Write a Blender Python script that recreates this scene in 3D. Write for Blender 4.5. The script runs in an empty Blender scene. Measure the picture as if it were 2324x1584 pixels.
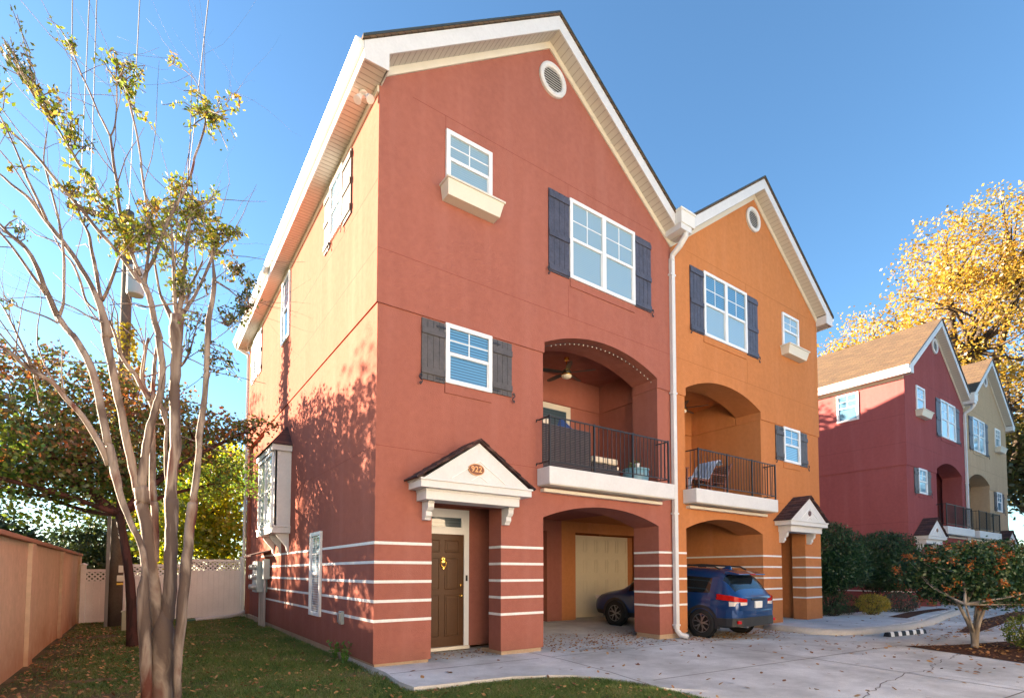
import bpy, bmesh, math, random
import numpy as np
from mathutils import Vector, Matrix
from mathutils.geometry import tessellate_polygon
random.seed(7); RNG = np.random.default_rng(7)
R = math.radians
SC = bpy.context.scene
COL = SC.collection
# ---------------------------------------------------------------- camera
cd = bpy.data.cameras.new('camera'); cam = bpy.data.objects.new('camera', cd); COL.objects.link(cam)
YAW, PITCH, ROLL = .6138, .0457, .0009
fw = Vector((math.sin(YAW)*math.cos(PITCH), math.cos(YAW)*math.cos(PITCH), math.sin(PITCH)))
rt = Vector((math.cos(YAW), -math.sin(YAW), 0)); up = rt.cross(fw)
rt2 = rt*math.cos(ROLL)+up*math.sin(ROLL); up2 = up*math.cos(ROLL)-rt*math.sin(ROLL)
m = Matrix((rt2, up2, -fw)).transposed().to_4x4(); m.translation = Vector((-2.9558, -7.9029, 1.4217))
cam.matrix_world = m
cd.sensor_width = 36; cd.sensor_fit = 'HORIZONTAL'
cd.lens = 36*1194.86/2324; cd.shift_y = 451.036/2324
cd.clip_start = .05; cd.clip_end = 2000
SC.camera = cam
# ---------------------------------------------------------------- light
SUN_EL, SUN_AZ = R(11.5), R(52)            # azimuth: how far behind the front walls the sun stands
to_sun = Vector((-math.cos(SUN_AZ)*math.cos(SUN_EL), math.sin(SUN_AZ)*math.cos(SUN_EL), math.sin(SUN_EL)))
w = bpy.data.worlds.new('World'); SC.world = w; w.use_nodes = True
nt = w.node_tree; bg = nt.nodes['Background']
sky = nt.nodes.new('ShaderNodeTexSky'); sky.sky_type = 'NISHITA'; sky.sun_disc = False
sky.sun_elevation = SUN_EL; sky.sun_rotation = math.atan2(to_sun.x, to_sun.y)
sky.altitude = 200; sky.air_density = 1.0; sky.dust_density = 0.3; sky.ozone_density = 4.0
nt.links.new(sky.outputs[0], bg.inputs[0]); bg.inputs[1].default_value = .05
sl = bpy.data.lights.new('sun', 'SUN'); so = bpy.data.objects.new('sun', sl); COL.objects.link(so)
sl.energy = 4.4; sl.angle = R(.5); sl.color = (1.0, .78, .61)
so.rotation_euler = to_sun.to_track_quat('Z', 'Y').to_euler()
SC.view_settings.view_transform = 'Standard'; SC.view_settings.look = 'None'
SC.view_settings.exposure = 3.2; SC.view_settings.use_white_balance = True; SC.view_settings.white_balance_temperature = 6800; SC.view_settings.white_balance_tint = 3; SC.view_settings.gamma = 1
SC.cycles.max_bounces = 6; SC.cycles.diffuse_bounces = 2
# ---------------------------------------------------------------- materials
MATS = {}
def nn(t, typ, **kw):
    n = t.nodes.new(typ)
    for k, v in kw.items():
        if k in n.inputs.keys(): n.inputs[k].default_value = v
        else: setattr(n, k, v)
    return n
def c4(c): return (c[0], c[1], c[2], 1)
def base(name, col, rough=.6, metal=0., spec=.5):
    m = bpy.data.materials.new(name); m.use_nodes = True
    b = m.node_tree.nodes['Principled BSDF']
    b.inputs['Base Color'].default_value = c4(col); b.inputs['Roughness'].default_value = rough
    b.inputs['Metallic'].default_value = metal; b.inputs['Specular IOR Level'].default_value = spec
    MATS[name] = m
    return m, m.node_tree, b
def mottle(t, b, col, amt=.12, scale=1.5, scale2=12, dark=None, stretch=None):
    g = nn(t, 'ShaderNodeNewGeometry'); src = g.outputs['Position']
    if stretch:
        mp = nn(t, 'ShaderNodeMapping'); mp.inputs['Scale'].default_value = stretch
        t.links.new(src, mp.inputs[0]); src = mp.outputs[0]
    n1 = nn(t, 'ShaderNodeTexNoise', Scale=scale, Detail=6., Roughness=.6); t.links.new(src, n1.inputs['Vector'])
    n2 = nn(t, 'ShaderNodeTexNoise', Scale=scale2, Detail=4., Roughness=.65); t.links.new(g.outputs['Position'], n2.inputs['Vector'])
    ad = nn(t, 'ShaderNodeMath', operation='ADD'); t.links.new(n1.outputs[0], ad.inputs[0]); t.links.new(n2.outputs[0], ad.inputs[1])
    mr = nn(t, 'ShaderNodeMapRange'); t.links.new(ad.outputs[0], mr.inputs[0])
    mr.inputs[1].default_value = .65; mr.inputs[2].default_value = 1.35
    mx = nn(t, 'ShaderNodeMix', data_type='RGBA'); t.links.new(mr.outputs[0], mx.inputs[0])
    d = dark or tuple(c*(1-amt) for c in col)
    mx.inputs[6].default_value = c4(d); mx.inputs[7].default_value = c4(tuple(min(1, c*(1+amt)) for c in col))
    t.links.new(mx.outputs[2], b.inputs['Base Color'])
    return g, mx
def bump(t, b, scale, strength, dist=.01, kind='ShaderNodeTexNoise'):
    g = nn(t, 'ShaderNodeNewGeometry'); n = nn(t, kind, Scale=scale)
    if kind == 'ShaderNodeTexNoise': n.inputs['Detail'].default_value = 5
    t.links.new(g.outputs['Position'], n.inputs['Vector'])
    bp = nn(t, 'ShaderNodeBump', Strength=strength, Distance=dist); t.links.new(n.outputs[0], bp.inputs['Height'])
    t.links.new(bp.outputs[0], b.inputs['Normal'])
def stucco(name, col, amt=.11, foot=(.35, .7, (.20, .11, .07))):
    m, t, b = base(name, col, .95, spec=0.)
    g, mx = mottle(t, b, col, amt, .9, 9, stretch=(1, 1, .35))
    # pale mineral bloom running down the paint
    mp = nn(t, 'ShaderNodeMapping'); mp.inputs['Scale'].default_value = (2.2, 2.2, .18); t.links.new(g.outputs['Position'], mp.inputs[0])
    ns = nn(t, 'ShaderNodeTexNoise', Scale=1.3, Detail=3.); t.links.new(mp.outputs[0], ns.inputs['Vector'])
    mr = nn(t, 'ShaderNodeMapRange'); t.links.new(ns.outputs[0], mr.inputs[0])
    mr.inputs[1].default_value = .50; mr.inputs[2].default_value = .78; mr.inputs[4].default_value = .20
    m2 = nn(t, 'ShaderNodeMix', data_type='RGBA'); t.links.new(mr.outputs[0], m2.inputs[0])
    t.links.new(mx.outputs[2], m2.inputs[6]); m2.inputs[7].default_value = c4(tuple(min(1, c*1.25+.06) for c in col))
    t.links.new(m2.outputs[2], b.inputs['Base Color'])
    sp = nn(t, 'ShaderNodeSeparateXYZ'); t.links.new(g.outputs['Position'], sp.inputs[0])
    zr = nn(t, 'ShaderNodeMapRange'); t.links.new(sp.outputs['Z'], zr.inputs[0]); zr.inputs[1].default_value = foot[0]; zr.inputs[2].default_value = -.1; zr.inputs[4].default_value = 1.
    nf = nn(t, 'ShaderNodeTexNoise', Scale=2.2, Detail=6.); t.links.new(g.outputs['Position'], nf.inputs['Vector'])
    mu = nn(t, 'ShaderNodeMath', operation='MULTIPLY'); t.links.new(zr.outputs[0], mu.inputs[0]); t.links.new(nf.outputs[0], mu.inputs[1])
    m3 = nn(t, 'ShaderNodeMath', operation='MULTIPLY'); t.links.new(mu.outputs[0], m3.inputs[0]); m3.inputs[1].default_value = foot[1]; m3.use_clamp = True
    m4 = nn(t, 'ShaderNodeMix', data_type='RGBA'); t.links.new(m3.outputs[0], m4.inputs[0]); t.links.new(m2.outputs[2], m4.inputs[6]); m4.inputs[7].default_value = c4(foot[2]); t.links.new(m4.outputs[2], b.inputs['Base Color'])
    bump(t, b, 60, .55, .014)
    return m
def plain(name, col, rough=.5, metal=0., amt=.05, spec=.5, scale=3, bs=0, bst=.1):
    m, t, b = base(name, col, rough, metal, spec)
    mottle(t, b, col, amt, scale, 25)
    if bs: bump(t, b, bs, bst)
    return m
def shingles(name, c1, c2, sx=.33, sz=.14):
    m, t, b = base(name, c1, .95, spec=.2)
    g = nn(t, 'ShaderNodeNewGeometry'); mp = nn(t, 'ShaderNodeCombineXYZ'); sp = nn(t, 'ShaderNodeSeparateXYZ')
    t.links.new(g.outputs['Position'], sp.inputs[0]); t.links.new(sp.outputs['Y'], mp.inputs['X']); t.links.new(sp.outputs['Z'], mp.inputs['Y'])
    br = nn(t, 'ShaderNodeTexBrick'); t.links.new(mp.outputs[0], br.inputs['Vector'])
    br.inputs['Scale'].default_value = 1; br.inputs['Brick Width'].default_value = sx; br.inputs['Row Height'].default_value = sz*.6
    br.inputs['Mortar Size'].default_value = .006; br.inputs['Color1'].default_value = c4(c1); br.inputs['Color2'].default_value = c4(c2)
    br.inputs['Mortar'].default_value = c4(tuple(x*.4 for x in c1))
    n = nn(t, 'ShaderNodeTexNoise', Scale=30., Detail=3.); t.links.new(g.outputs['Position'], n.inputs['Vector'])
    mx = nn(t, 'ShaderNodeMix', data_type='RGBA', blend_type='MULTIPLY'); mx.inputs[0].default_value = .5
    t.links.new(br.outputs[0], mx.inputs[6]); t.links.new(n.outputs[1], mx.inputs[7])
    t.links.new(mx.outputs[2], b.inputs['Base Color'])
    bp = nn(t, 'ShaderNodeBump', Strength=.6, Distance=.02); t.links.new(br.outputs[1], bp.inputs['Height']); bp.invert = True
    t.links.new(bp.outputs[0], b.inputs['Normal'])
    return m
def leaf(name, cols, trans=.35, noise=.6, rough=.5):
    m = bpy.data.materials.new(name); m.use_nodes = True; t = m.node_tree; t.nodes.clear()
    out = nn(t, 'ShaderNodeOutputMaterial'); g = nn(t, 'ShaderNodeNewGeometry')
    n = nn(t, 'ShaderNodeTexNoise', Scale=noise, Detail=3.); t.links.new(g.outputs['Position'], n.inputs['Vector'])
    a = nn(t, 'ShaderNodeMath', operation='MULTIPLY'); t.links.new(g.outputs['Random Per Island'], a.inputs[0]); a.inputs[1].default_value = .6
    s = nn(t, 'ShaderNodeMapRange'); t.links.new(n.outputs[0], s.inputs[0]); s.inputs[1].default_value = .3; s.inputs[2].default_value = .7; s.inputs[4].default_value = .4
    ad = nn(t, 'ShaderNodeMath', operation='ADD'); t.links.new(a.outputs[0], ad.inputs[0]); t.links.new(s.outputs[0], ad.inputs[1])
    cr = nn(t, 'ShaderNodeValToRGB'); t.links.new(ad.outputs[0], cr.inputs[0]); e = cr.color_ramp.elements
    while len(e) > 1: e.remove(e[0])
    e[0].position = 0; e[0].color = c4(cols[0])
    for i, c in enumerate(cols[1:]):
        q = e.new((i+1)/(len(cols)-1)); q.color = c4(c)
    d = nn(t, 'ShaderNodeBsdfDiffuse'); tr = nn(t, 'ShaderNodeBsdfTranslucent'); gl = nn(t, 'ShaderNodeBsdfGlossy', Roughness=.45)
    t.links.new(cr.outputs[0], d.inputs[0]); t.links.new(cr.outputs[0], tr.inputs[0])
    mx = nn(t, 'ShaderNodeMixShader', Fac=trans); t.links.new(d.outputs[0], mx.inputs[1]); t.links.new(tr.outputs[0], mx.inputs[2])
    m2 = nn(t, 'ShaderNodeMixShader', Fac=.06); t.links.new(mx.outputs[0], m2.inputs[1]); t.links.new(gl.outputs[0], m2.inputs[2])
    t.links.new(m2.outputs[0], out.inputs[0]); MATS[name] = m
    return m
M_RED = stucco('stucco_terracotta', (.345, .127, .096)); M_ORG = stucco('stucco_orange', (.52, .205, .082))
M_MAR = stucco('stucco_maroon', (.30, .090, .090)); M_TAN = stucco('stucco_tan', (.48, .345, .22))
J = {}
for k, c in (('r', (.24, .06, .04)), ('o', (.36, .12, .03)), ('m', (.15, .03, .03)), ('t', (.24, .17, .1))): J[k] = plain('joint_'+k, c, .95)
M_WHITE = plain('white_paint', (.66, .655, .65), .5, amt=.08); M_CREAM = plain('cream_paint', (.68, .63, .53), .5, amt=.04)
M_VINYLF = plain('vinyl_fence', (.80, .75, .72), .5, amt=.08, bs=3, bst=.1)
M_STRIPE = plain('white_band', (.80, .78, .75), .8, amt=.12)
M_SHUT = plain('shutter_charcoal', (.075, .068, .07), .55, amt=.35, scale=6); M_SHUTB = plain('shutter_slate', (.060, .057, .080), .5, amt=.45, scale=6)
M_IRON = plain('black_iron', (.015, .015, .017), .45); M_BRACKET = plain('hinge_iron', (.02, .022, .03), .5)
M_FRAME = plain('window_vinyl', (.79, .80, .81), .35, amt=.02)
M_GUT = plain('gutter_enamel', (.74, .72, .67), .35, amt=.03)
M_SHING = shingles('roof_shingles', (.19, .125, .075), (.13, .088, .06)); M_SHINGD = shingles('portico_shingles', (.16, .085, .075), (.075, .05, .055), .25, .12)
M_DRIP = plain('drip_edge', (.04, .05, .05), .5)
M_FOUND = plain('foundation_block', (.42, .30, .20), .9, amt=.2, bs=40, bst=.3)
M_BRASS = plain('brass', (.9, .58, .15), .22, metal=1.); M_GREY = plain('meter_enamel', (.33, .40, .42), .4)
M_STEEL = plain('conduit_steel', (.45, .46, .47), .4, metal=.6)
def panes(name, deep, slat, gloss=.35, pitch=.05, side=False):
    # glass over blinds: slats in base colour behind a clear reflecting coat
    m, t, b = base(name, deep, .3)
    b.inputs['Roughness'].default_value = .35; b.inputs['Coat Weight'].default_value = 1; b.inputs['Coat Roughness'].default_value = .02; b.inputs['Coat IOR'].default_value = 1.9
    g = nn(t, 'ShaderNodeNewGeometry'); sp = nn(t, 'ShaderNodeSeparateXYZ'); t.links.new(g.outputs['Position'], sp.inputs[0])
    w_ = nn(t, 'ShaderNodeMath', operation='MULTIPLY'); t.links.new(sp.outputs['Z'], w_.inputs[0]); w_.inputs[1].default_value = 1/pitch
    fr = nn(t, 'ShaderNodeMath', operation='FRACT'); t.links.new(w_.outputs[0], fr.inputs[0])
    gt = nn(t, 'ShaderNodeMapRange'); t.links.new(fr.outputs[0], gt.inputs[0]); gt.inputs[1].default_value = .35; gt.inputs[2].default_value = .6
    mx = nn(t, 'ShaderNodeMix', data_type='RGBA'); t.links.new(gt.outputs[0], mx.inputs[0]); mx.inputs[6].default_value = c4(deep); mx.inputs[7].default_value = c4(slat)
    t.links.new(mx.outputs[2], b.inputs['Base Color'])
    n = nn(t, 'ShaderNodeTexNoise', Scale=1.5); t.links.new(g.outputs['Position'], n.inputs['Vector'])
    bp = nn(t, 'ShaderNodeBump', Strength=.16, Distance=.03); t.links.new(n.outputs[0], bp.inputs['Height']); t.links.new(bp.outputs[0], b.inputs['Coat Normal'])
    return m
G_BLIND = panes('pane_blinds_sky_blue', (.015, .08, .15), (.10, .27, .42)); G_PALE = panes('pane_pale_shade', (.22, .33, .38), (.26, .38, .44), pitch=.04)  # blue in the blind colours stands for reflected sky
G_DARK = panes('pane_dark', (.03, .06, .08), (.06, .10, .13), pitch=.06)
# ---------------------------------------------------------------- mesh builder
ORG = {}
def tagp(o, label=None, cat=None, group=None, kind=None):
    if label: o['label'] = label
    if cat: o['category'] = cat
    if group: o['group'] = group
    if kind: o['kind'] = kind
    return o
def thing(name, loc, label, cat, group=None, world=True, rotz=0):
    o = bpy.data.objects.new(name, None); COL.objects.link(o); o.location = loc; o.rotation_euler = (0, 0, rotz)
    o.empty_display_size = .3
    ORG[o.name] = Vector(loc) if world else Vector((0, 0, 0))
    return tagp(o, label, cat, group)
class MB:
    def __init__(s, T=None): s.v = []; s.f = []; s.T = T or (lambda p: p)
    def add(s, vs, fs):
        k = len(s.v); s.v += [s.T(p) for p in vs]; s.f += [tuple(i+k for i in f) for f in fs]; return s
    def box(s, x0, x1, y0, y1, z0, z1):
        return s.add([(x, y, z) for x in (x0, x1) for y in (y0, y1) for z in (z0, z1)],
                     [(0, 1, 3, 2), (4, 6, 7, 5), (0, 4, 5, 1), (2, 3, 7, 6), (0, 2, 6, 4), (1, 5, 7, 3)])
    def prism(s, pl, ax, a0, a1, holes=()):
        loops = [list(pl)]+[list(h) for h in holes]
        P = {'y': lambda u, v, a: (u, a, v), 'x': lambda u, v, a: (a, u, v), 'z': lambda u, v, a: (u, v, a)}[ax]
        tri = tessellate_polygon([[Vector((u, v, 0)) for u, v in l] for l in loops]); flat = [p for l in loops for p in l]; n = len(flat)
        vs = [P(u, v, a0) for u, v in flat]+[P(u, v, a1) for u, v in flat]
        fs = [tuple(t) for t in tri]+[tuple(i+n for i in t) for t in tri]; k = 0
        for l in loops:
            q = len(l); fs += [(k+i, k+(i+1) % q, n+k+(i+1) % q, n+k+i) for i in range(q)]; k += q
        return s.add(vs, fs)
    def tube(s, pts, r, n=8, caps=True):
        pts = [Vector(p) for p in pts]; rs = r if isinstance(r, (list, tuple)) else [r]*len(pts); vs = []; fs = []
        up_ = None
        for i, p in enumerate(pts):
            d = (pts[min(i+1, len(pts)-1)]-pts[max(i-1, 0)])
            d = d.normalized() if d.length > 1e-9 else Vector((0, 0, 1))
            if up_ is None: up_ = d.orthogonal().normalized()
            a = (up_-d*up_.dot(d)); a = a.normalized() if a.length > 1e-6 else d.orthogonal().normalized(); up_ = a; b = d.cross(a)
            for j in range(n):
                t = 2*math.pi*j/n; vs.append(tuple(p+(a*math.cos(t)+b*math.sin(t))*rs[i]))
        for i in range(len(pts)-1):
            for j in range(n): fs.append((i*n+j, i*n+(j+1) % n, (i+1)*n+(j+1) % n, (i+1)*n+j))
        if caps: fs += [tuple(range(n)), tuple(range((len(pts)-1)*n, len(pts)*n))]
        return s.add(vs, fs)
    def lathe(s, prof, c, ax='z', n=24):
        vs = []; fs = []
        for (r, h) in prof:
            for j in range(n):
                t = 2*math.pi*j/n; a, b = r*math.cos(t), r*math.sin(t)
                vs.append({'z': (c[0]+a, c[1]+b, c[2]+h), 'y': (c[0]+a, c[1]+h, c[2]+b), 'x': (c[0]+h, c[1]+a, c[2]+b)}[ax])
        for i in range(len(prof)-1):
            for j in range(n): fs.append((i*n+j, i*n+(j+1) % n, (i+1)*n+(j+1) % n, (i+1)*n+j))
        return s.add(vs, fs)
    def build(s, name, mat, parent=None, bevel=0, smooth=False, label=None):
        me = bpy.data.meshes.new(name); o = Vector((0, 0, 0))
        if parent is not None:
            o = ORG[parent.name]
        me.from_pydata([tuple(Vector(p)-o) for p in s.v], [], s.f)
        bm = bmesh.new(); bm.from_mesh(me); bmesh.ops.recalc_face_normals(bm, faces=bm.faces); bm.to_mesh(me); bm.free()
        me.materials.append(mat)
        if smooth:
            me.polygons.foreach_set('use_smooth', [True]*len(me.polygons))
        ob = bpy.data.objects.new(name, me); COL.objects.link(ob); ob.parent = parent; ORG[ob.name] = o
        if bevel:
            b = ob.modifiers.new('b', 'BEVEL'); b.width = bevel; b.segments = 2; b.limit_method = 'ANGLE'
        if label: ob['label'] = label
        return ob
def quads(name, V, mat, parent=None, F=None, T=None):
    """V: n x k x 3 array, one polygon each"""
    n, k = V.shape[:2]; me = bpy.data.meshes.new(name)
    if parent is not None: V = V-np.array(ORG[parent.name])
    me.vertices.add(n*k); me.vertices.foreach_set('co', V.reshape(-1).astype(np.float32))
    me.loops.add(n*k); me.loops.foreach_set('vertex_index', np.arange(n*k, dtype=np.int32))
    me.polygons.add(n); me.polygons.foreach_set('loop_start', np.arange(0, n*k, k, dtype=np.int32)); me.polygons.foreach_set('loop_total', np.full(n, k, dtype=np.int32))
    me.update(calc_edges=True); me.materials.append(mat)
    ob = bpy.data.objects.new(name, me); COL.objects.link(ob); ob.parent = parent
    return ob
def leaves(C, size, aspect=.5, droop=0., flat=0.):
    """leaf-shaped quads at centres C"""
    n = len(C); d = RNG.normal(size=(n, 3)); d[:, 2] = d[:, 2]*(1-flat)-droop; d /= np.linalg.norm(d, axis=1)[:, None]
    q = RNG.normal(size=(n, 3)); s_ = np.cross(d, q); s_ /= np.linalg.norm(s_, axis=1)[:, None]
    L = size*RNG.uniform(.6, 1.3, n)[:, None]
    nrm = np.cross(d, s_)
    a = C-d*L*.5; b = C+s_*L*aspect*.5+nrm*L*.06; c = C+d*L*.5; e = C-s_*L*aspect*.5+nrm*L*.06
    return np.stack([a, b, c, e], 1)
def ball(n, c, r, shell=.0):
    d = RNG.normal(size=(n, 3)); d /= np.linalg.norm(d, axis=1)[:, None]
    u = RNG.uniform(shell**3, 1, n)**(1/3)
    return np.array(c)+d*u[:, None]*np.array(r)
# ---------------------------------------------------------------- townhouse builder
def arch(x0, x1, zs, rise, n=20):
    """points of a segmental arch from x1 to x0"""
    w = (x1-x0)/2; Rr = (w*w+rise*rise)/(2*rise); cx = (x0+x1)/2; cz = zs+rise-Rr; a = math.asin(w/Rr)
    return [(cx+Rr*math.sin(a-2*a*i/n), cz+Rr*math.cos(a-2*a*i/n)) for i in range(n+1)]
Z1 = [1.8785-.305*i for i in range(5)]; SH = .023
def fr_front(y0):      # frame mapping (u, v, n) -> local x, y, z, n pointing out of the front wall
    return lambda u, v, n: (u, y0-n, v)
def fr_side(x0):
    return lambda u, v, n: (x0-n, u, v)
def fbox(mb, F, u0, u1, v0, v1, n0, n1):
    p, q = F(u0, v0, n0), F(u1, v1, n1)
    mb.box(min(p[0], q[0]), max(p[0], q[0]), min(p[1], q[1]), max(p[1], q[1]), min(p[2], q[2]), max(p[2], q[2]))
def window(T, root, F, u0, u1, v0, v1, gu, gl, double=False, proud=.045, cols=2, light=None, split=.5):
    fr = MB(T); t = .075
    fbox(fr, F, u0, u1, v1-t, v1, -.02, proud); fbox(fr, F, u0, u1, v0, v0+t, -.02, proud)
    fbox(fr, F, u0, u0+t, v0+t, v1-t, -.02, proud); fbox(fr, F, u1-t, u1, v0+t, v1-t, -.02, proud)
    units = [(u0+t, u1-t)]
    if double:
        mid = (u0+u1)/2; fbox(fr, F, mid-.055, mid+.055, v0+t, v1-t, -.02, proud); units = [(u0+t, mid-.055), (mid+.055, u1-t)]
    vm = v0+(v1-v0)*split
    for a, b in units:
        fbox(fr, F, a, b, vm-.03, vm+.03, -.02, proud-.012)
        fbox(fr, F, a, a+.022, v0+t, vm-.03, -.02, proud-.018); fbox(fr, F, b-.022, b, v0+t, vm-.03, -.02, proud-.018)
        for i in range(1, cols):
            x = a+(b-a)*i/cols; fbox(fr, F, x-.011, x+.011, vm+.03, v1-t, -.02, proud-.025)
        z = (vm+v1-t+.03)/2
        for i in range(cols):
            xa = a+(b-a)*i/cols+(.011 if i else 0); xb = a+(b-a)*(i+1)/cols-(.011 if i < cols-1 else 0)
            fbox(fr, F, xa, xb, z-.011, z+.011, -.02, proud-.025)
    w = fr.build('window', M_FRAME, root, bevel=.004)
    for a, b in units:
        for q0, q1, g in ((v0+t, vm-.03, gl), (vm+.03, v1-t, gu)):
            p = MB(T); nn_ = .006 if q0 < vm-.1 else .012
            fbox(p, F, a+.001, b-.001, q0+.001, q1-.001, -.015, nn_); p.build('pane', g, w)
    return w
def shutter(T, root, F, u0, u1, v0, v1, mat, hinge_left, battens=(.12, .84), n0=.0):
    s = MB(T); k = 4; wd = (u1-u0)/k
    for i in range(k): fbox(s, F, u0+i*wd+.003, u0+(i+1)*wd-.003, v0, v1, n0+.005, n0+.028)
    fbox(s, F, u0+.004, u1-.004, v0+.004, v1-.004, n0, n0+.02)
    for b in battens:
        z = v0+(v1-v0)*b; fbox(s, F, u0, u1, z-.055, z+.055, n0+.029, n0+.05)
    o = s.build('shutter', mat, root, bevel=.003)
    for b in (.06, .92):
        h = MB(T); z = v0+(v1-v0)*b; a, c = (u0-.01, u0+.17) if hinge_left else (u1-.17, u1+.01)
        fbox(h, F, a, c, z-.012, z+.012, n0+.029, n0+.036)
        for i in range(3):
            x = a+(c-a)*(.2+.28*i); fbox(h, F, x-.012, x+.012, z-.02, z+.02, n0+.03, n0+.039)
        h.build('hinge', M_BRACKET, o)
    d = MB(T); x = u1 if hinge_left else u0; sg = 1 if hinge_left else -1
    pts = []
    for i in range(15):
        t = i/14; ang = t*2*math.pi*1.0
        pts.append(F(x+sg*(.02+.028*math.sin(ang)), v0+.06-.15*t, n0+.055))
    d.tube(pts, .009, 6)
    for cz, r0 in ((v0+.05, 1), (v0-.085, -1)):
        d.tube([F(x+sg*.02+r0*sg*(.02*math.cos(a)-.0), cz+.02*math.sin(a), n0+.055) for a in [j*.7 for j in range(8)]], .008, 6)
    d.build('shutter_dog', M_BRACKET, o)
    return o
def stripes(mb, F, u0, u1, ks=range(5), zb=0):
    for k in ks: fbox(mb, F, u0, u1, Z1[k]+zb-SH, Z1[k]+zb+SH, -.004, .004)
def unit(x0, mirror, wall, joint, label, numb=None, near=True, winmats=None):
    W = 14.46
    T = (lambda p: (x0+W-p[0], p[1], p[2])) if mirror else (lambda p: (x0+p[0], p[1], p[2]))
    B = lambda: MB(T)
    base_x = x0+(W-3.6 if mirror else 3.6)
    root = thing('townhouse', (base_x, 6, 0), label, 'house', 'attached townhouses')
    gb, gp, gd = winmats or (G_BLIND, G_PALE, G_DARK)
    XA, XB, XC, XD = .98, 2.369, 3.345, 6.725; PL = 7.23
    # --- walls: lower front
    wl = B()
    dr = [(0, 0), (XA, 0), (XA, 2.60), (XB, 2.60), (XB, 0), (2.9, 0), (2.9, 5.69), (0, 5.69)]
    wl.prism(dr, 'y', 0, .4)
    low = arch(XC, XD, 2.475, .30)
    outer = [(2.9, 0), (XC, 0), (XC, 2.475)]+low[::-1][1:-1]+[(XD, 2.475), (XD, 0), (PL, 0), (PL, 5.69), (XD, 5.69), (XD, 3.2), (XC, 3.2), (XC, 5.69), (2.9, 5.69)]
    wl.prism(outer, 'y', 0, .75)
    # side wall with the recessed rear bay
    wl.box(0, .3, .4, 9.35, 0, 5.69); wl.box(.10, .4, 9.35, 12.0, 0, 5.69); wl.box(0, .3, 12.0, 12.3, 0, 5.69)
    wl.box(.3, PL, 12.0, 12.3, 0, 9.3)
    # recess of the front door, carport, loggia
    wl.box(.70, 3.2, 1.02, 1.2, 0, 2.95); wl.box(.6, .72, .4, 1.02, 0, 2.95); wl.box(3.10, 3.34, .75, 4.6, 0, 2.95)
    wl.box(.72, 3.1, .4, 1.02, 2.72, 2.95)
    wl.box(6.68, PL, 4.0, 4.7, 0, 2.62)
    wl.box(3.34, PL, 4.0, 4.3, 2.62, 2.95); wl.box(3.34, PL, 4.75, 4.9, 0, 2.62)
    wl.box(3.34, PL, .3, 4.3, 2.95, 3.2); wl.box(3.34, PL, .4, 2.4, 3.2, 3.38)
    wl.box(3.2, PL-.1, 2.26, 2.4, 3.38, 6.6); wl.box(3.1, XC, .75, 2.26, 3.38, 6.6); wl.box(7.1, PL, .75, 2.26, 3.38, 6.6)
    wl.box(XC, 7.1, .4, 2.26, 6.42, 6.6)
    wl.build('wall', wall, root)
    # --- upper front wall with gable
    wu = B(); up_ = arch(XC+.02, XD-.02, 5.90, .385)
    zt = lambda x: 12.06-.737*abs(x-3.5)
    outer = [(-.025, 5.69), (XC+.02, 5.69), (XC+.02, 5.90)]+up_[::-1][1:-1]+[(XD-.02, 5.90), (XD-.02, 5.69), (PL, 5.69), (PL, zt(PL)), (3.5, 12.06), (-.025, zt(-.025))]
    wu.prism(outer, 'y', -.025, .73)
    wu.box(-.025, .3, .73, 12.3, 5.69, 9.32)
    wu.build('upper_wall', wall, root)
    bt = B(); F = fr_front(0)   # belt returns inside the loggia
    bt.box(7.06, 7.1, .73, 2.26, 5.69, 6.42); bt.box(XC, XC+.03, .75, 2.24, 5.69, 6.42); bt.box(XC+.03, 7.06, 2.23, 2.26, 5.69, 6.42)
    bt.build('belt_course', wall, root)
    jt = B(); Fu = fr_front(-.025)
    fbox(jt, Fu, -.02, PL, 6.574, 6.582, -.002, .002); fbox(jt, Fu, .55, 3.99, 9.350, 9.358, -.002, .002); fbox(jt, Fu, 3.99, 6.6, 9.350, 9.358, -.002, .002)
    fbox(jt, Fu, 3.985, 3.993, 6.582, 7.22, -.002, .002); fbox(jt, Fu, 3.985, 3.993, 9.08, 9.35, -.002, .002); fbox(jt, Fu, 1.172, 1.180, 9.12, 9.35, -.002, .002)
    fbox(jt, F, 0, 3.2, 3.409, 3.417, -.002, .002); Fs = fr_side(0); Fsu = fr_side(-.025)
    fbox(jt, Fs, 0, 5.5, 3.409, 3.417, -.002, .002)
    for z in (6.574, 7.70): fbox(jt, Fsu, 0, 12.3, z, z+.008, -.002, .002)
    fbox(jt, F, 1.196, 1.204, 4.47, 4.64, -.002, .003)
    jt.build('joint', joint, root)
    # foundation strip
    for bb in (((.03, .3, .4, 12.2), (.03, XA-.03, .03, .4)), ((XB+.03, XC-.03, .03, .7), (3.12, 3.32, .7, 4.6)), ((XD+.03, PL, .03, .7),), ((6.70, PL, 4.03, 4.6),)):
        fd = B()
        for c_ in bb: fd.box(*c_, -.3, 0)
        fd.build('foundation', M_FOUND, root)
    # white bands
    Fa = lambda u, v, n: (XA+n, u, v); Fb = lambda u, v, n: (XB-n, u, v); Fc = lambda u, v, n: (XC+n, u, v); Fd = lambda u, v, n: (XD-n, u, v); Fe = lambda u, v, n: (3.34+n, u, v)
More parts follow.
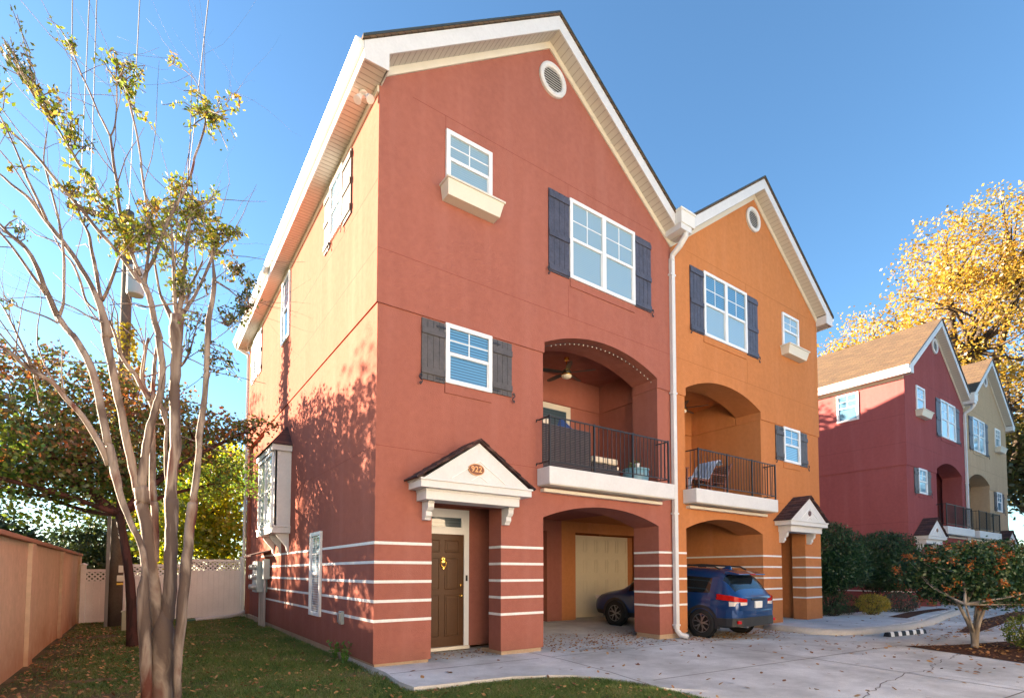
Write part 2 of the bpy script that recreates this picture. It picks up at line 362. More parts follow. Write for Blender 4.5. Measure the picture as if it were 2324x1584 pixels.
    for k in range(5):
        st = B(); stripes(st, F, -.004, XA, [k]); stripes(st, Fa, 0, .4, [k]); stripes(st, Fs, 0, 2.86, [k]); st.build('band', M_STRIPE, root)
        st = B(); stripes(st, F, XB, XC, [k]); stripes(st, Fb, 0, .4, [k]); stripes(st, Fc, 0, .75, [k]); stripes(st, Fe, .75, 4.0, [k]); st.build('band', M_STRIPE, root)
        st = B(); stripes(st, F, XD, PL, [k]); stripes(st, Fd, 0, .75, [k]); st.build('band', M_STRIPE, root)
        st = B(); stripes(st, Fs, 3.72, 9.35, [k]); st.build('band', M_STRIPE, root)
    # --- roof
    rf = B(); zr = lambda x: 12.45-.737*abs(x-3.5)
    xe = -.42
    rf.prism([(xe, zr(xe)-.07), (xe, zr(xe)), (3.5, 12.45), (PL, zr(PL)), (PL, zr(PL)-.07), (3.5, 12.38)], 'y', -.375, 12.66)
    roof = rf.build('roof', M_SHING, root)
    de = B(); de.prism([(xe, zr(xe)-.075), (xe, zr(xe)+.005), (3.5, 12.455), (PL, zr(PL)+.005), (PL, zr(PL)-.03), (3.5, 12.42), (xe+.01, zr(xe)-.03)], 'y', -.385, -.372)
    de.build('drip_edge', M_DRIP, roof)
    vt = B(); vx = 1.6; vt.lathe([(.05, -.2), (.05, .25), (.0, .25)], (vx, 8.2, zr(vx)), n=12); vt.lathe([(.11, -.05), (.06, .06)], (vx, 8.2, zr(vx)), n=12)
    vt.build('vent_pipe', M_STEEL, roof)
    fa = B(); zf = lambda x, z: z-.737*abs(x-3.5)
    fa.prism([(-.39, 9.22), (.012, 9.24), (.012, zf(.012, 12.09)), (3.5, 12.09), (PL-.001, zf(PL, 12.09)), (PL-.001, zf(PL, 12.37)), (3.5, 12.37), (-.39, zf(-.39, 12.37))], 'y', -.35, -.325)
    fa.box(-.39, -.365, -.325, 12.62, 9.22, 9.50); fa.box(-.01, .012, -.325, -.03, 9.24, 9.50)
    fa.build('fascia', M_WHITE, root)
    so_ = B()
    so_.prism([(.012, zf(.012, 12.10)), (3.5, 12.10), (PL, zf(PL, 12.10)), (PL, zf(PL, 12.13)), (3.5, 12.13), (.012, zf(.012, 12.13))], 'y', -.325, -.026)
    so_.box(-.365, -.026, -.325, 12.6, 9.24, 9.26)
    for i in range(80):   # rake soffit battens, then eave soffit v-grooves
        pass
    so_.build('soffit', M_SOFF, root)
    gr = B()
    for i in range(127):
        y = -.28+i*.1016; gr.box(-.36, -.03, y, y+.012, 9.236, 9.241)
    gr.build('soffit_groove', M_GROOVE, root); gr = B()
    for i in range(34):
        x = .08+i*.1016*1.0
        for xx in ([x] if x < 3.45 else []):
            z = zf(xx, 12.10); gr.prism([(xx, z-.003), (xx+.009, z-.003+.0066), (xx+.009, z+.004), (xx, z+.001)], 'y', -.32, -.03)
            x2 = 7.0-xx; z = zf(x2, 12.10)
            if x2 < PL: gr.prism([(x2, z-.003), (x2+.009, z-.0096), (x2+.009, z-.004), (x2, z+.001)], 'y', -.32, -.03)
    gr.build('soffit_groove', M_GROOVE, root)
    fz = B(); fz.prism([(-.05, zf(-.05, 11.955)), (3.5, 11.955), (PL, zf(PL, 11.955)), (PL, zf(PL, 12.099)), (3.5, 12.099), (-.05, zf(-.05, 12.099))], 'y', -.055, -.026)
    fz.box(-.055, -.026, -.02, 12.3, 9.13, 9.239); fz.build('frieze', M_CREAM, root)
    # gable vent
    gv = B(); c = (3.58, -.06, 11.33)
    gv.lathe([(.34, .035), (.34, -.01), (.31, -.03), (.27, -.03), (.24, -.005), (.24, .03)], c, 'y', 36); v_ = gv.build('gable_vent', M_WHITE, root, smooth=False)
    lv = B()
    for i in range(9):
        z = -.2+i*.05; hw = math.sqrt(max(.0, .24**2-z*z))
        lv.add([(c[0]-hw, c[1]-.005, c[2]+z-.018), (c[0]+hw, c[1]-.005, c[2]+z-.018), (c[0]+hw, c[1]+.02, c[2]+z+.018), (c[0]-hw, c[1]+.02, c[2]+z+.018),
                (c[0]-hw, c[1]+.0, c[2]+z-.022), (c[0]+hw, c[1]+.0, c[2]+z-.022), (c[0]+hw, c[1]+.025, c[2]+z+.014), (c[0]-hw, c[1]+.025, c[2]+z+.014)],
               [(0, 1, 2, 3), (4, 5, 6, 7), (0, 1, 5, 4), (2, 3, 7, 6), (0, 3, 7, 4), (1, 2, 6, 5)])
    lv.build('louvre', M_WHITE, v_); bk = B(); bk.lathe([(.0, .0), (.24, .0)], (c[0], c[1]+.033, c[2]), 'y', 36); bk.build('vent_screen', M_DRIP, v_)
    # gutter and downspout at the rear corner
    gu = B(); gpf = [(-.392, 9.38), (-.44, 9.38), (-.49, 9.42), (-.50, 9.46), (-.52, 9.50), (-.515, 9.505), (-.392, 9.505)]
    gu.prism(gpf, 'y', -.34, 12.64); gu.build('gutter', M_GUT, root)
    ds = B()
    ds.tube([(-.44, 12.5, 9.4), (-.44, 12.5, 9.3), (-.06, 12.36, 9.05), (-.05, 12.36, 8.9), (-.05, 12.36, .15), (-.06, 12.34, -.02)], .05, 8)
    ds.build('downspout', M_GUT, root)
    # windows, front
    sp = 12
    window(T, root, Fu, 1.175, 2.122, 8.10, 9.105, gp, gp)
    window(T, root, Fu, 4.01, 5.95, 7.39, 9.065, gb if mirror else gp, gp, double=True)
    window(T, root, F, 1.20, 2.145, 4.645, 5.688, gb, gb)
    sm = M_SHUTB
    shutter(T, root, Fu, 3.46, 4.0, 7.36, 9.05, sm, False, (.05, .46, .93)); shutter(T, root, Fu, 5.96, 6.50, 7.38, 9.03, sm, True, (.05, .46, .93))
    shutter(T, root, F, .755, 1.19, 4.62, 5.66, M_SHUT, False, (.15, .80)); shutter(T, root, F, 2.155, 2.59, 4.66, 5.66, M_SHUT, True, (.15, .80))
    sl_ = B(); fbox(sl_, F, 1.205, 2.147, 4.475, 4.642, 0, .018); sl_.build('window_sill', wall, root); sl_ = B(); fbox(sl_, Fu, 4.03, 5.95, 7.225, 7.385, 0, .018); sl_.build('window_sill', wall, root)
    fb = B()   # flower box
    fb.add([(1.12, -.026, 7.80), (2.17, -.026, 7.80), (2.17, -.24, 7.80), (1.12, -.24, 7.80), (1.08, -.026, 8.04), (2.22, -.026, 8.04), (2.22, -.31, 8.04), (1.08, -.31, 8.04)],
           [(0, 1, 2, 3), (0, 4, 5, 1), (1, 5, 6, 2), (2, 6, 7, 3), (3, 7, 4, 0)])
    fb.box(1.06, 2.24, -.33, -.026, 8.035, 8.07); fb.build('flower_box', M_CREAM, root, bevel=.004)
    # side windows
    if near:
        window(T, root, Fsu, 1.77, 2.56, 7.98, 9.12, gb, gb); shutter(T, root, Fsu, 1.27, 1.74, 7.86, 9.08, M_SHUTL, True, (.1, .5, .9)); shutter(T, root, Fsu, 2.58, 2.95, 7.9, 9.12, M_SHUTL, False, (.1, .5, .9))
        window(T, root, Fsu, 6.05, 6.93, 7.40, 9.10, gb, gb); window(T, root, Fsu, 10.35, 11.2, 7.75, 9.12, gb, gb)
        shutter(T, root, Fsu, 9.88, 10.33, 7.7, 9.1, M_SHUTT, True, (.1, .5, .9)); shutter(T, root, Fsu, 11.22, 11.65, 7.75, 9.1, M_SHUTT, False, (.1, .5, .9))
    else:
        window(T, root, Fsu, 1.60, 2.46, 7.87, 9.06, gb, gb)
    window(T, root, Fs, 2.88, 3.69, .53, 2.24, gb, gb, cols=2)
    # oriel on the side
    by = B(); y0, y1, pr = 5.7, 7.7, -.38
    by.box(pr+.01, 0, y0, y0+.06, 2.53, 4.36); by.box(pr+.01, 0, y1-.06, y1, 2.53, 4.36); by.box(pr, pr+.06, y0, y0+.12, 2.53, 4.36); by.box(pr, pr+.06, y1-.12, y1, 2.53, 4.36)
    by.box(pr-.03, 0, y0-.03, y1+.03, 2.36, 2.50); by.box(pr-.05, 0, y0-.05, y1+.05, 2.50, 2.54); by.box(pr-.07, 0, y0-.07, y1+.07, 4.36, 4.5)
    bay = by.build('bay_window', M_WHITE, root, bevel=.004)
    Fb = fr_side(pr)
    for a, b in ((y0+.12, (y0+y1)/2-.01), ((y0+y1)/2+.01, y1-.12)):
        ww = window(T, bay, Fb, a, b, 2.56, 4.34, gb, gb)
    for a in (y0+.12, (y0+y1)/2-.04, y1-.2):
        br = B(); br.prism([(0, 2.36), (pr+.08, 2.36), (pr+.12, 2.28), (pr+.22, 2.16), (-.06, 2.04), (-.04, 1.92), (0, 1.9)], 'y', a, a+.08)
        br.build('bracket', M_WHITE, bay)
    rb = B(); e = .12; rb.add([(pr-e, y0-e, 4.50), (pr-e, y1+e, 4.50), (0, y1+e, 4.5), (0, y0-e, 4.5), (-.01, y0+.5, 5.12), (-.01, y1-.5, 5.12), (-.0, y0+.5, 5.12), (0, y1-.5, 5.12)],
                              [(0, 1, 5, 4), (0, 4, 6, 3), (1, 2, 7, 5), (0, 3, 2, 1), (4, 5, 7, 6), (2, 3, 6, 7)]); rb.build('bay_roof', M_SHINGD, bay)
    # --- portico
    py = -.45; P = B()
    pedf = [(.60, 2.885), (2.68, 2.885), (1.625, 3.575)]
    P.prism(pedf, 'y', py, 0)
    P.box(.56, 2.71, py-.02, 0, 2.75, 2.885); P.box(.54, 2.73, py-.045, 0, 2.862, 2.892)
    P.box(.70, 2.52, -.36, 0, 2.575, 2.75); P.box(.69, 2.53, -.375, 0, 2.715, 2.75)
    port = P.build('portico', M_WHITE, root, bevel=.004)
    for a in (.80, 2.38):
        q = B(); q.prism([(0, 2.575), (-.24, 2.575), (-.24, 2.545), (-.225, 2.535), (-.22, 2.47), (-.19, 2.43), (-.15, 2.41), (-.15, 2.34), (-.11, 2.30), (-.10, 2.27), (0, 2.27)], 'x', a, a+.11)
        q.build('bracket', M_WHITE, port, bevel=.003)
    pr_ = B(); k = .654
    ap = (1.625, 3.64); th = .05
    for s_ in (-1, 1):
        ex = ap[0]+s_*1.14; ez = ap[1]-k*1.14
        pr_.prism([(ap[0], ap[1]), (ex, ez), (ex, ez-.02), (ap[0], ap[1]-th)], 'y', py-.05, 0)
        for i in range(7):   # shingle courses
            t0, t1 = i/7, (i+1)/7
            a0 = (ap[0]+s_*1.15*t0, ap[1]-k*1.15*t0+.006); a1 = (ap[0]+s_*1.15*(t1), ap[1]-k*1.15*t1+.018)
            pr_.prism([a0, a1, (a1[0], a1[1]-.02), (a0[0], a0[1]-.008)], 'y', py-.065+.012*(i % 2), -.001)
    pr_.build('portico_roof', M_SHINGD, port)
    ch = B()
    for o_, zz in ((.30, 0), (.55, 0)):
        for s_ in (1, -1):
            a = (1.625, 3.575-o_*.98); L = (3.575-o_*.98-2.93)/.654
            b = (1.625+s_*L, 2.93)
            ch.prism([a, b, (b[0]-s_*.02, b[1]), (a[0], a[1]-.013)], 'y', py-.014, py+.002)
    ch.build('chevron_moulding', M_WHITE2, port)
    if numb:
        pq = B(); cc = (1.56, py, 3.12)
        pq.add([(cc[0]+.155*math.cos(a)*k2, cc[1]-y_, cc[2]+.095*math.sin(a)*k2) for (k2, y_) in ((1, 0), (1, .012), (.93, .022)) for a in [j*math.pi/16 for j in range(32)]],
               [(i*32+j, i*32+(j+1) % 32, (i+1)*32+(j+1) % 32, (i+1)*32+j) for i in range(2) for j in range(32)]+[tuple(range(64, 96))])
        plq = pq.build('number_plaque', M_PLAQ, port)
        rim = B(); rim.tube([(cc[0]+.15*math.cos(a), cc[1]-.02, cc[2]+.092*math.sin(a)) for a in [j*math.pi/16 for j in range(33)]], .006, 6, False); rim.build('plaque_rim', M_COPPER, plq)
        fc = bpy.data.curves.new('numerals', 'FONT'); fc.body = numb; fc.size = .135; fc.extrude = .004; fc.offset = .0012; fc.align_x = 'CENTER'; fc.align_y = 'CENTER'; fc.space_character = 1.08
        tmp = bpy.data.objects.new('tmp', fc); COL.objects.link(tmp); dg = bpy.context.evaluated_depsgraph_get()
        me = bpy.data.meshes.new_from_object(tmp.evaluated_get(dg)); bpy.data.objects.remove(tmp)
        me.materials.append(M_COPPER); to = bpy.data.objects.new('numerals', me); COL.objects.link(to); to.parent = plq
        to.rotation_euler = (R(90), 0, 0); to.location = Vector((x0+cc[0], cc[1]-.026, cc[2]))-ORG[root.name]
    else:
        pq = B(); pq.lathe([(0, -.02), (.07, -.02), (.08, 0)], (1.62, py, 3.12), 'y', 20); pq.build('number_plaque', M_PLAQ if not near else M_DARKP, port)
    # --- entrance door
    D = B(); yd = 1.0; dx0, dx1 = 1.22, 2.15
    D.box(dx0, dx1, yd-.03, yd+.02, .02, 2.14); door = D.build('door', M_DOOR, root)
    for (a, b, c_, d_) in ((.12, .40, .22, .98), (.53, .81, .22, .98), (.12, .40, 1.10, 1.68), (.53, .81, 1.10, 1.68), (.12, .40, 1.80, 2.02), (.53, .81, 1.80, 2.02)):
        q = B(); xx0, xx1 = dx0+a, dx0+b
        q.tube([(xx0, yd-.032, c_), (xx1, yd-.032, c_), (xx1, yd-.032, d_), (xx0, yd-.032, d_), (xx0, yd-.032, c_)], .012, 6)
        q.prism([(xx0+.035, c_+.035), (xx1-.035, c_+.035), (xx1-.035, d_-.035), (xx0+.035, d_-.035)], 'y', yd-.04, yd-.03); q.build('door_panel', M_DOOR, door, bevel=.006)
    q = B(); kx = 1.70; q.lathe([(0, -.02), (.035, -.02), (.04, 0)], (kx, yd-.03, 1.66), 'y', 16)
    q.tube([(kx+.055*math.cos(a), yd-.06, 1.585+.07*math.sin(a)) for a in [j*math.pi/8 for j in range(17)]], .010, 8, False)
    q.box(kx-.03, kx+.03, yd-.055, yd-.03, 1.60, 1.64); q.tube([(kx, yd-.05, 1.66), (kx, yd-.05, 1.70)], [.014, .006], 8); q.lathe([(0, -.03), (.015, -.03), (.015, 0)], (kx, yd-.03, 1.49), 'y', 10)
    q.build('door_knocker', M_BRASS, door)
    q = B(); q.lathe([(0, -.075), (.022, -.07), (.03, -.055), (.022, -.035), (.012, -.03), (.012, -.01), (.032, -.008), (.034, 0)], (2.085, yd-.03, .97), 'y', 20); q.build('door_knob', M_BRASS, door, smooth=True)
    q = B(); q.lathe([(0, -.02), (.024, -.018), (.03, 0)], (2.085, yd-.03, 1.17), 'y', 16); q.build('deadbolt', M_BRASS, door)
    q = B(); t = .11
    q.box(dx1, dx1+t, yd-.05, yd+.03, 0, 2.62); q.box(dx0-t, dx0, yd-.05, yd+.03, 0, 2.62); q.box(dx0, dx1, yd-.05, yd+.03, 2.50, 2.62); q.box(dx0, dx1, yd-.05, yd+.03, 2.14, 2.24)
    q.box(dx0, dx1, yd-.04, yd+.02, 2.24, 2.28); q.box(dx0, dx1, yd-.04, yd+.02, 2.46, 2.50); q.box(dx1-.05, dx1, yd-.04, yd+.02, 2.28, 2.46); q.box(dx0, dx0+.05, yd-.04, yd+.02, 2.28, 2.46)
    q.box(dx1-.002, dx1+.03, yd-.06, yd-.048, 0, 2.15); df = q.build('door_frame', M_FRAME, root, bevel=.003)
    q = B(); q.box(dx0+.05, dx1-.05, yd-.01, yd+.01, 2.28, 2.46); q.build('transom', G_DARK, df)
    q = B(); q.box(dx0-.1, dx1+.1, yd-.1, yd+.02, -.04, .02); q.build('threshold', M_CREAM, df)
    q = B(); q.box(dx1+.035, dx1+.065, yd-.075, yd-.05, 1.25, 1.36); q.build('doorbell', M_IRON, df)
    # --- garage door
    q = B(); gx0, gx1, gy = 3.75, 6.70, 4.6
    q.box(gx0, gx1, gy+.02, gy+.05, -.05, 2.60)
    for r_ in range(4):
        z0 = -.02+r_*.655; q.box(gx0, gx1, gy, gy+.02, z0+.006, z0+.649)
        for c_ in range(6):
            xa = gx0+.08+c_*.485; q.box(xa, xa+.41, gy-.012, gy-.001, z0+.10, z0+.12); q.box(xa, xa+.41, gy-.012, gy-.001, z0+.53, z0+.55)
            q.box(xa, xa+.02, gy-.012, gy-.001, z0+.12, z0+.53); q.box(xa+.39, xa+.41, gy-.012, gy-.001, z0+.12, z0+.53); q.box(xa+.05, xa+.36, gy-.008, gy-.001, z0+.16, z0+.49)
    q.build('garage_door', M_GARAGE, root)
    # --- balcony
    q = B(); q.box(3.20, 6.83, -.375, 0, 3.07, 3.395); bal = q.build('balcony', M_WHITE, root, bevel=.004)
    q = B(); q.box(3.28, 6.72, -.12, 0, 2.955, 3.02); q.box(3.22, 6.80, -.36, 0, 3.055, 3.069); q.build('balcony_trim', M_CREAM, bal)
    rl = B(); ry = -.33; xs = [3.245, 4.39, 5.51, 6.68]
    rl.box(xs[0]-.012, xs[-1]+.012, ry-.012, ry+.012, 4.335, 4.36); rl.box(xs[0], xs[-1], ry-.010, ry+.010, 3.49, 3.51)
    for x in (xs[0], xs[-1]):
        rl.box(x-.011, x+.011, ry+.012, .02, 4.336, 4.359); rl.box(x-.009, x+.009, ry+.012, .02, 3.49, 3.51)
    for x in xs: rl.box(x-.017, x+.017, ry-.017, ry+.017, 3.39, 4.375)
    for z in (4.347, 3.5): rl.tube([(3.245+.0, .0, z), (3.18, -.012, z-.01), (3.17, -.02, z-.05)], .012, 6)
    rail = rl.build('railing', M_IRON, root)
    proto = None
    px_ = []
    for a, b in zip(xs[:-1], xs[1:]):
        n_ = round((b-a)/.122)
        px_ += [(a+(b-a)*i/n_, ry) for i in range(1, n_)]
    for x in (xs[0], xs[-1]): px_ += [(x, ry+.11), (x, ry+.22)]
    for (x, y) in px_:
        if proto is None:
            q = B(); q.box(x-.0065, x+.0065, y-.0065, y+.0065, 3.505, 4.34); proto = q.build('baluster', M_IRON, rail); ox = T((x, y, 0))
        else:
            o = proto.copy(); COL.objects.link(o); o.parent = rail; p = T((x, y, 0)); o.location = (p[0]-ox[0], p[1]-ox[1], 0)
    # loggia door
    q = B(); lx0, lx1 = 4.1, 6.02; yb = 2.245
    q.box(lx0, lx1, yb-.03, yb, 5.52, 5.66); q.box(lx1-.14, lx1, yb-.03, yb, 3.39, 5.52); q.box(lx0, lx0+.14, yb-.03, yb, 3.39, 5.52); q.box(5.0, 5.1, yb-.03, yb, 3.39, 5.52)
    ld = q.build('patio_door', M_CREAM, root); q = B(); q.box(lx0+.14, 5.0, yb-.015, yb, 3.39, 5.52); q.box(5.1, lx1-.14, yb-.015, yb, 3.39, 5.52); q.build('pane', G_DARK, ld)
    return root, T
M_SOFF = plain('soffit_vinyl', (.56, .53, .47), .5, amt=.04); M_GROOVE = plain('soffit_shadow_line', (.36, .32, .27), .7); M_WHITE2 = plain('bright_moulding', (.90, .89, .87), .4)
M_PLAQ = plain('bronze_plaque', (.18, .07, .04), .5, metal=.2); M_COPPER = plain('raised_copper', (.80, .40, .17), .4, metal=.3); M_DARKP = plain('dark_plaque', (.10, .05, .05), .6)
M_DOOR = plain('door_brown', (.075, .032, .012), .4, spec=.3, amt=.12, bs=60, bst=.1); M_GARAGE = plain('garage_cream', (.74, .64, .46), .6)
M_SHUTL = plain('shutter_weathered', (.075, .06, .055), .6, amt=.3); M_SHUTT = plain('shutter_teal', (.05, .10, .11), .6, amt=.3)
red, TR = unit(0, False, M_RED, J['r'], 'terracotta three storey townhouse at the corner, with house number 922 over its brown door', numb='922')
org, TO = unit(0, True, M_ORG, J['o'], 'bright orange townhouse attached to the terracotta one, blue car under its arch')
mar, TM = unit(21.692, False, M_MAR, J['m'], 'maroon townhouse beyond the clipped bushes, its roof side in golden sun', near=False)
tan, TT = unit(21.692, True, M_TAN, J['t'], 'sand coloured townhouse at the far right, attached to the maroon one', near=False)
# shared party-line gutter and downspout belong to the left unit of each pair
for root, x0 in ((red, 0), (mar, 21.692)):
    X = lambda x: x+x0
    q = MB(); q.box(X(7.02), X(7.52), -.52, -.30, 9.50, 9.83); q.box(X(7.0), X(7.54), -.54, -.30, 9.80, 9.85); q.build('scupper', M_GUT, root, bevel=.004)
    q = MB(); q.box(X(7.03), X(7.42), -.50, -.06, 9.36, 9.5)
    q.tube([(X(7.30), -.42, 9.42), (X(7.29), -.42, 9.30), (X(7.26), -.28, 9.12), (X(7.23), -.09, 8.98), (X(7.225), -.075, 8.85)], [.075, .075, .07, .065, .06], 10)
    q.box(X(7.17), X(7.285), -.115, -.03, .12, 8.9)
    q.tube([(X(7.228), -.07, .2), (X(7.235), -.08, .08), (X(7.27), -.16, -.02), (X(7.36), -.30, -.06)], [.055, .058, .062, .066], 8)
    for z in (.2, 2.79, 5.64, 8.5): q.box(X(7.14), X(7.315), -.12, -.02, z-.02, z+.02)
    q.build('downspout', M_WHITE, root)
# ---------------------------------------------------------------- ground
def struct(o): o['kind'] = 'structure'; return o
def sheet(name, poly, z, mat, kind='structure'):
    m_ = MB(); zz = z if callable(z) else (lambda x, y: z)
    tri = tessellate_polygon([[Vector((u, v, 0)) for u, v in poly]])
    m_.add([(x, y, zz(x, y)) for x, y in poly], [tuple(t) for t in tri]); o = m_.build(name, mat); o['kind'] = kind; return o
def ground_mat(name, c1, c2, s1, s2, c3=None, bst=.4):
    m, t, b = base(name, c1, .95, spec=.15); g = nn(t, 'ShaderNodeNewGeometry')
    n = nn(t, 'ShaderNodeTexNoise', Scale=s1, Detail=8., Roughness=.7); t.links.new(g.outputs['Position'], n.inputs['Vector'])
    cr = nn(t, 'ShaderNodeValToRGB'); t.links.new(n.outputs[0], cr.inputs[0]); cr.color_ramp.elements[0].position = .38; cr.color_ramp.elements[1].position = .64
    cr.color_ramp.elements[0].color = c4(c1); cr.color_ramp.elements[1].color = c4(c2)
    if c3:
        n3 = nn(t, 'ShaderNodeTexNoise', Scale=s2*3, Detail=5.); t.links.new(g.outputs['Position'], n3.inputs['Vector'])
        mr = nn(t, 'ShaderNodeMapRange'); mr.inputs[1].default_value = .6; mr.inputs[2].default_value = .68; t.links.new(n3.outputs[0], mr.inputs[0])
        mx = nn(t, 'ShaderNodeMix', data_type='RGBA'); t.links.new(mr.outputs[0], mx.inputs[0]); t.links.new(cr.outputs[0], mx.inputs[6]); mx.inputs[7].default_value = c4(c3); t.links.new(mx.outputs[2], b.inputs['Base Color'])
    else: t.links.new(cr.outputs[0], b.inputs['Base Color'])
    bump(t, b, s2, bst, .02); return m
M_SOIL = ground_mat('lawn_soil', (.05, .07, .025), (.19, .125, .07), .9, 14, (.26, .16, .09))
M_CONC = ground_mat('concrete_paving', (.44, .415, .38), (.78, .75, .71), .5, 40, (.40, .345, .29), .25)
M_CONC2 = ground_mat('concrete_walk', (.52, .50, .48), (.72, .70, .67), .9, 60, None, .15)
M_MULCH = ground_mat('bark_mulch', (.05, .022, .015), (.13, .055, .03), 9, 30, (.20, .09, .04), .8)
M_CRACK = plain('crack_dirt', (.20, .16, .13), .95); M_CURB = plain('curb_concrete', (.56, .50, .43), .9, amt=.15, bs=50, bst=.2)
def zc(x, y):
    z = -.045-.0105*max(0, min(9, x))
    return z
def zfl(x, y):   # carport floor rises to the garage doors
    return zc(x, 0)+.115*max(0, min(1, y/4.5))
sheet('ground', [(-400, -400), (400, -400), (400, 400), (-400, 400)], -.17, M_SOIL)
def lawn_z(x, y): return -.13+.02*math.sin(x*1.3+.5)*math.cos(y*.9)
lw = MB(); nx, ny = 40, 80
for i in range(nx+1):
    for j in range(ny+1):
        x = -5+9.0*i/nx; y = -9+21.6*j/ny; lw.v.append((x, y, lawn_z(x, y)))
lw.f = [(i*(ny+1)+j, (i+1)*(ny+1)+j, (i+1)*(ny+1)+j+1, i*(ny+1)+j+1) for i in range(nx) for j in range(ny) if not (-5+9*(i+1)/nx > .05 and -9+21.6*j/ny > -1.4) ]
o = lw.build('lawn', M_SOIL); o['kind'] = 'structure'
# concrete: entrance pad + driveway
EDGE = [(.02, -.06), (.02, -.45), (-.02, -.75), (-.08, -1.2), (-.06, -1.62), (.25, -1.66), (.8, -1.68), (1.4, -1.72), (1.95, -1.95), (2.25, -2.15), (2.5, -2.5), (2.62, -3.0), (2.64, -3.6), (2.60, -4.4), (2.5, -5.6), (2.3, -9)]
gx = MB(); N1 = 60
strip = EDGE+[(2.3, -14)]
poly = EDGE+[(2.3, -14), (9, -14), (9, 1.3), (.02, 1.3)]
pv = tessellate_polygon([[Vector((u, v, 0)) for u, v in poly]])
pts = [(x, y, zc(x, y)) for x, y in poly]+[(x, y, -.19) for x, y in poly]; n_ = len(poly)
gx.add(pts, [tuple(t) for t in pv]+[(i, (i+1) % n_, n_+(i+1) % n_, n_+i) for i in range(n_)]); gx.add([(9, -14, zc(9, 0)), (60, -14, zc(9, 0)), (60, 1.3, zc(9, 0)), (9, 1.3, zc(9, 0))], [(0, 1, 2, 3)]); o = gx.build('driveway', M_CONC); o['kind'] = 'structure'
fl = MB()
for (a, b) in ((3.12, 11.34),): 
    k = 12
    for i in range(k):
        xa, xb = a+(b-a)*i/k, a+(b-a)*(i+1)/k
        for j in range(9):
            ya, yb = -.1+j*.55, -.1+(j+1)*.55
            fl.add([(x, y, zfl(x, y)+.004) for x, y in ((xa, ya), (xb, ya), (xb, yb), (xa, yb))], [(0, 1, 2, 3)])
o = fl.build('carport_floor', M_CONC2); o['kind'] = 'structure'
sheet('carport_floor', [(24.8, -.1), (33, -.1), (33, 4.8), (24.8, 4.8)], -.12, M_CONC2)
def lineprism(mb, pts, wd, z):
    for (a, b) in zip(pts[:-1], pts[1:]):
        a, b = Vector(a), Vector(b); d = (b-a).normalized(); s_ = Vector((-d.y, d.x))*wd/2
        q = [a-s_-d*.002, b-s_+d*.002, b+s_+d*.002, a+s_-d*.002]
        mb.add([(p.x, p.y, zc(p.x, p.y)+z) for p in q], [(0, 1, 2, 3)])
jn = MB()
for ln in ([(3.02, 1.2), (3.02, -.9), (2.85, -2.2), (2.62, -3.2)], [(3.05, -.62), (7.0, -.66), (11.0, -.72)], [(2.75, -.62), (.02, -.62)], [(7.2, -.7), (6.9, -3.2), (6.4, -6.5), (6.0, -12)], [(2.9, -3.0), (6.9, -3.2), (10.5, -3.4)],
           [(2.6, -5.9), (6.5, -6.1), (12, -7)]): lineprism(jn, ln, .022, .003)
o = jn.build('paving_joints', M_CRACK); o['kind'] = 'structure'
def wiggle(pts, amp, seg=.12):
    rr = random.Random(3); out = []
    for a, b in zip(pts[:-1], pts[1:]):
        a, b = Vector(a), Vector(b); n = max(2, int((b-a).length/seg))
        for i in range(n): out.append(tuple(a+(b-a)*i/n+Vector((rr.uniform(-amp, amp), rr.uniform(-amp, amp)))))
    return out+[pts[-1]]
ck = MB()
lineprism(ck, wiggle([(3.6, -5.4), (4.1, -5.1), (5.2, -4.9), (6.6, -4.75), (7.3, -4.85), (7.9, -4.7), (8.6, -4.6), (9.9, -4.55)], .035), .014, .004)
lineprism(ck, wiggle([(6.9, -3.3), (6.85, -4.1), (6.7, -4.75), (6.9, -5.4), (6.7, -6.1), (6.3, -7)], .02), .009, .0035)
o = ck.build('paving_cracks', M_CRACK); o['kind'] = 'structure'
# raised walk with rolled curb
WK = [(11.3, .0), (11.3, -.4), (11.2, -.9), (11.18, -1.3), (11.38, -1.62), (11.9, -1.85), (12.6, -1.97), (13.6, -2.02), (14.6, -2.07), (16.5, -1.97), (18.5, -1.62), (22, -1.12), (25, -.87), (25, .35), (21.6, .35), (14.7, .55), (14.7, 1.2), (12, 1.3), (11.36, 1.3)]
m_ = MB(); m_.prism(WK, 'z', -.16, .0); o = m_.build('sidewalk', M_CONC2, bevel=.03); o['kind'] = 'structure'
cb = MB(); cpts = []
for (x, y) in [(11.2, .0), (11.18, -.4), (11.08, -.9), (11.06, -1.35), (11.3, -1.73), (11.85, -1.97), (12.6, -2.1), (13.6, -2.15), (14.6, -2.2), (16.5, -2.1), (18.5, -1.75), (22, -1.25), (25, -1.0)]: cpts.append((x, y, -.135))
cb.tube(cpts, .14, 12); o = cb.build('curb', M_CURB, smooth=True); o['kind'] = 'structure'
MUL = [(10.35, -3.5), (11.4, -4.05), (13, -4.5), (16, -5.1), (20.5, -6.1), (20.5, -9), (9.1, -9), (9.35, -6.5), (9.5, -5.5), (9.85, -4.75), (10.1, -4.0)]
sheet('mulch_bed', MUL, -.133, M_MULCH); sheet('mulch_bed', [(14.8, .5), (21.6, .4), (21.6, 2.5), (14.8, 2.5)], .012, M_MULCH)
sheet('planting_strip', [(14.5, -3.3), (19, -2.6), (26, -2.2), (26, -2.9), (19, -3.3), (14.6, -3.65)], -.130, M_MULCH); sheet('planting_strip', [(16.5, -1.55), (19.5, -1.1), (23, -.9), (23, -.5), (19.5, -.6), (16.6, -1.0)], .006, M_MULCH)
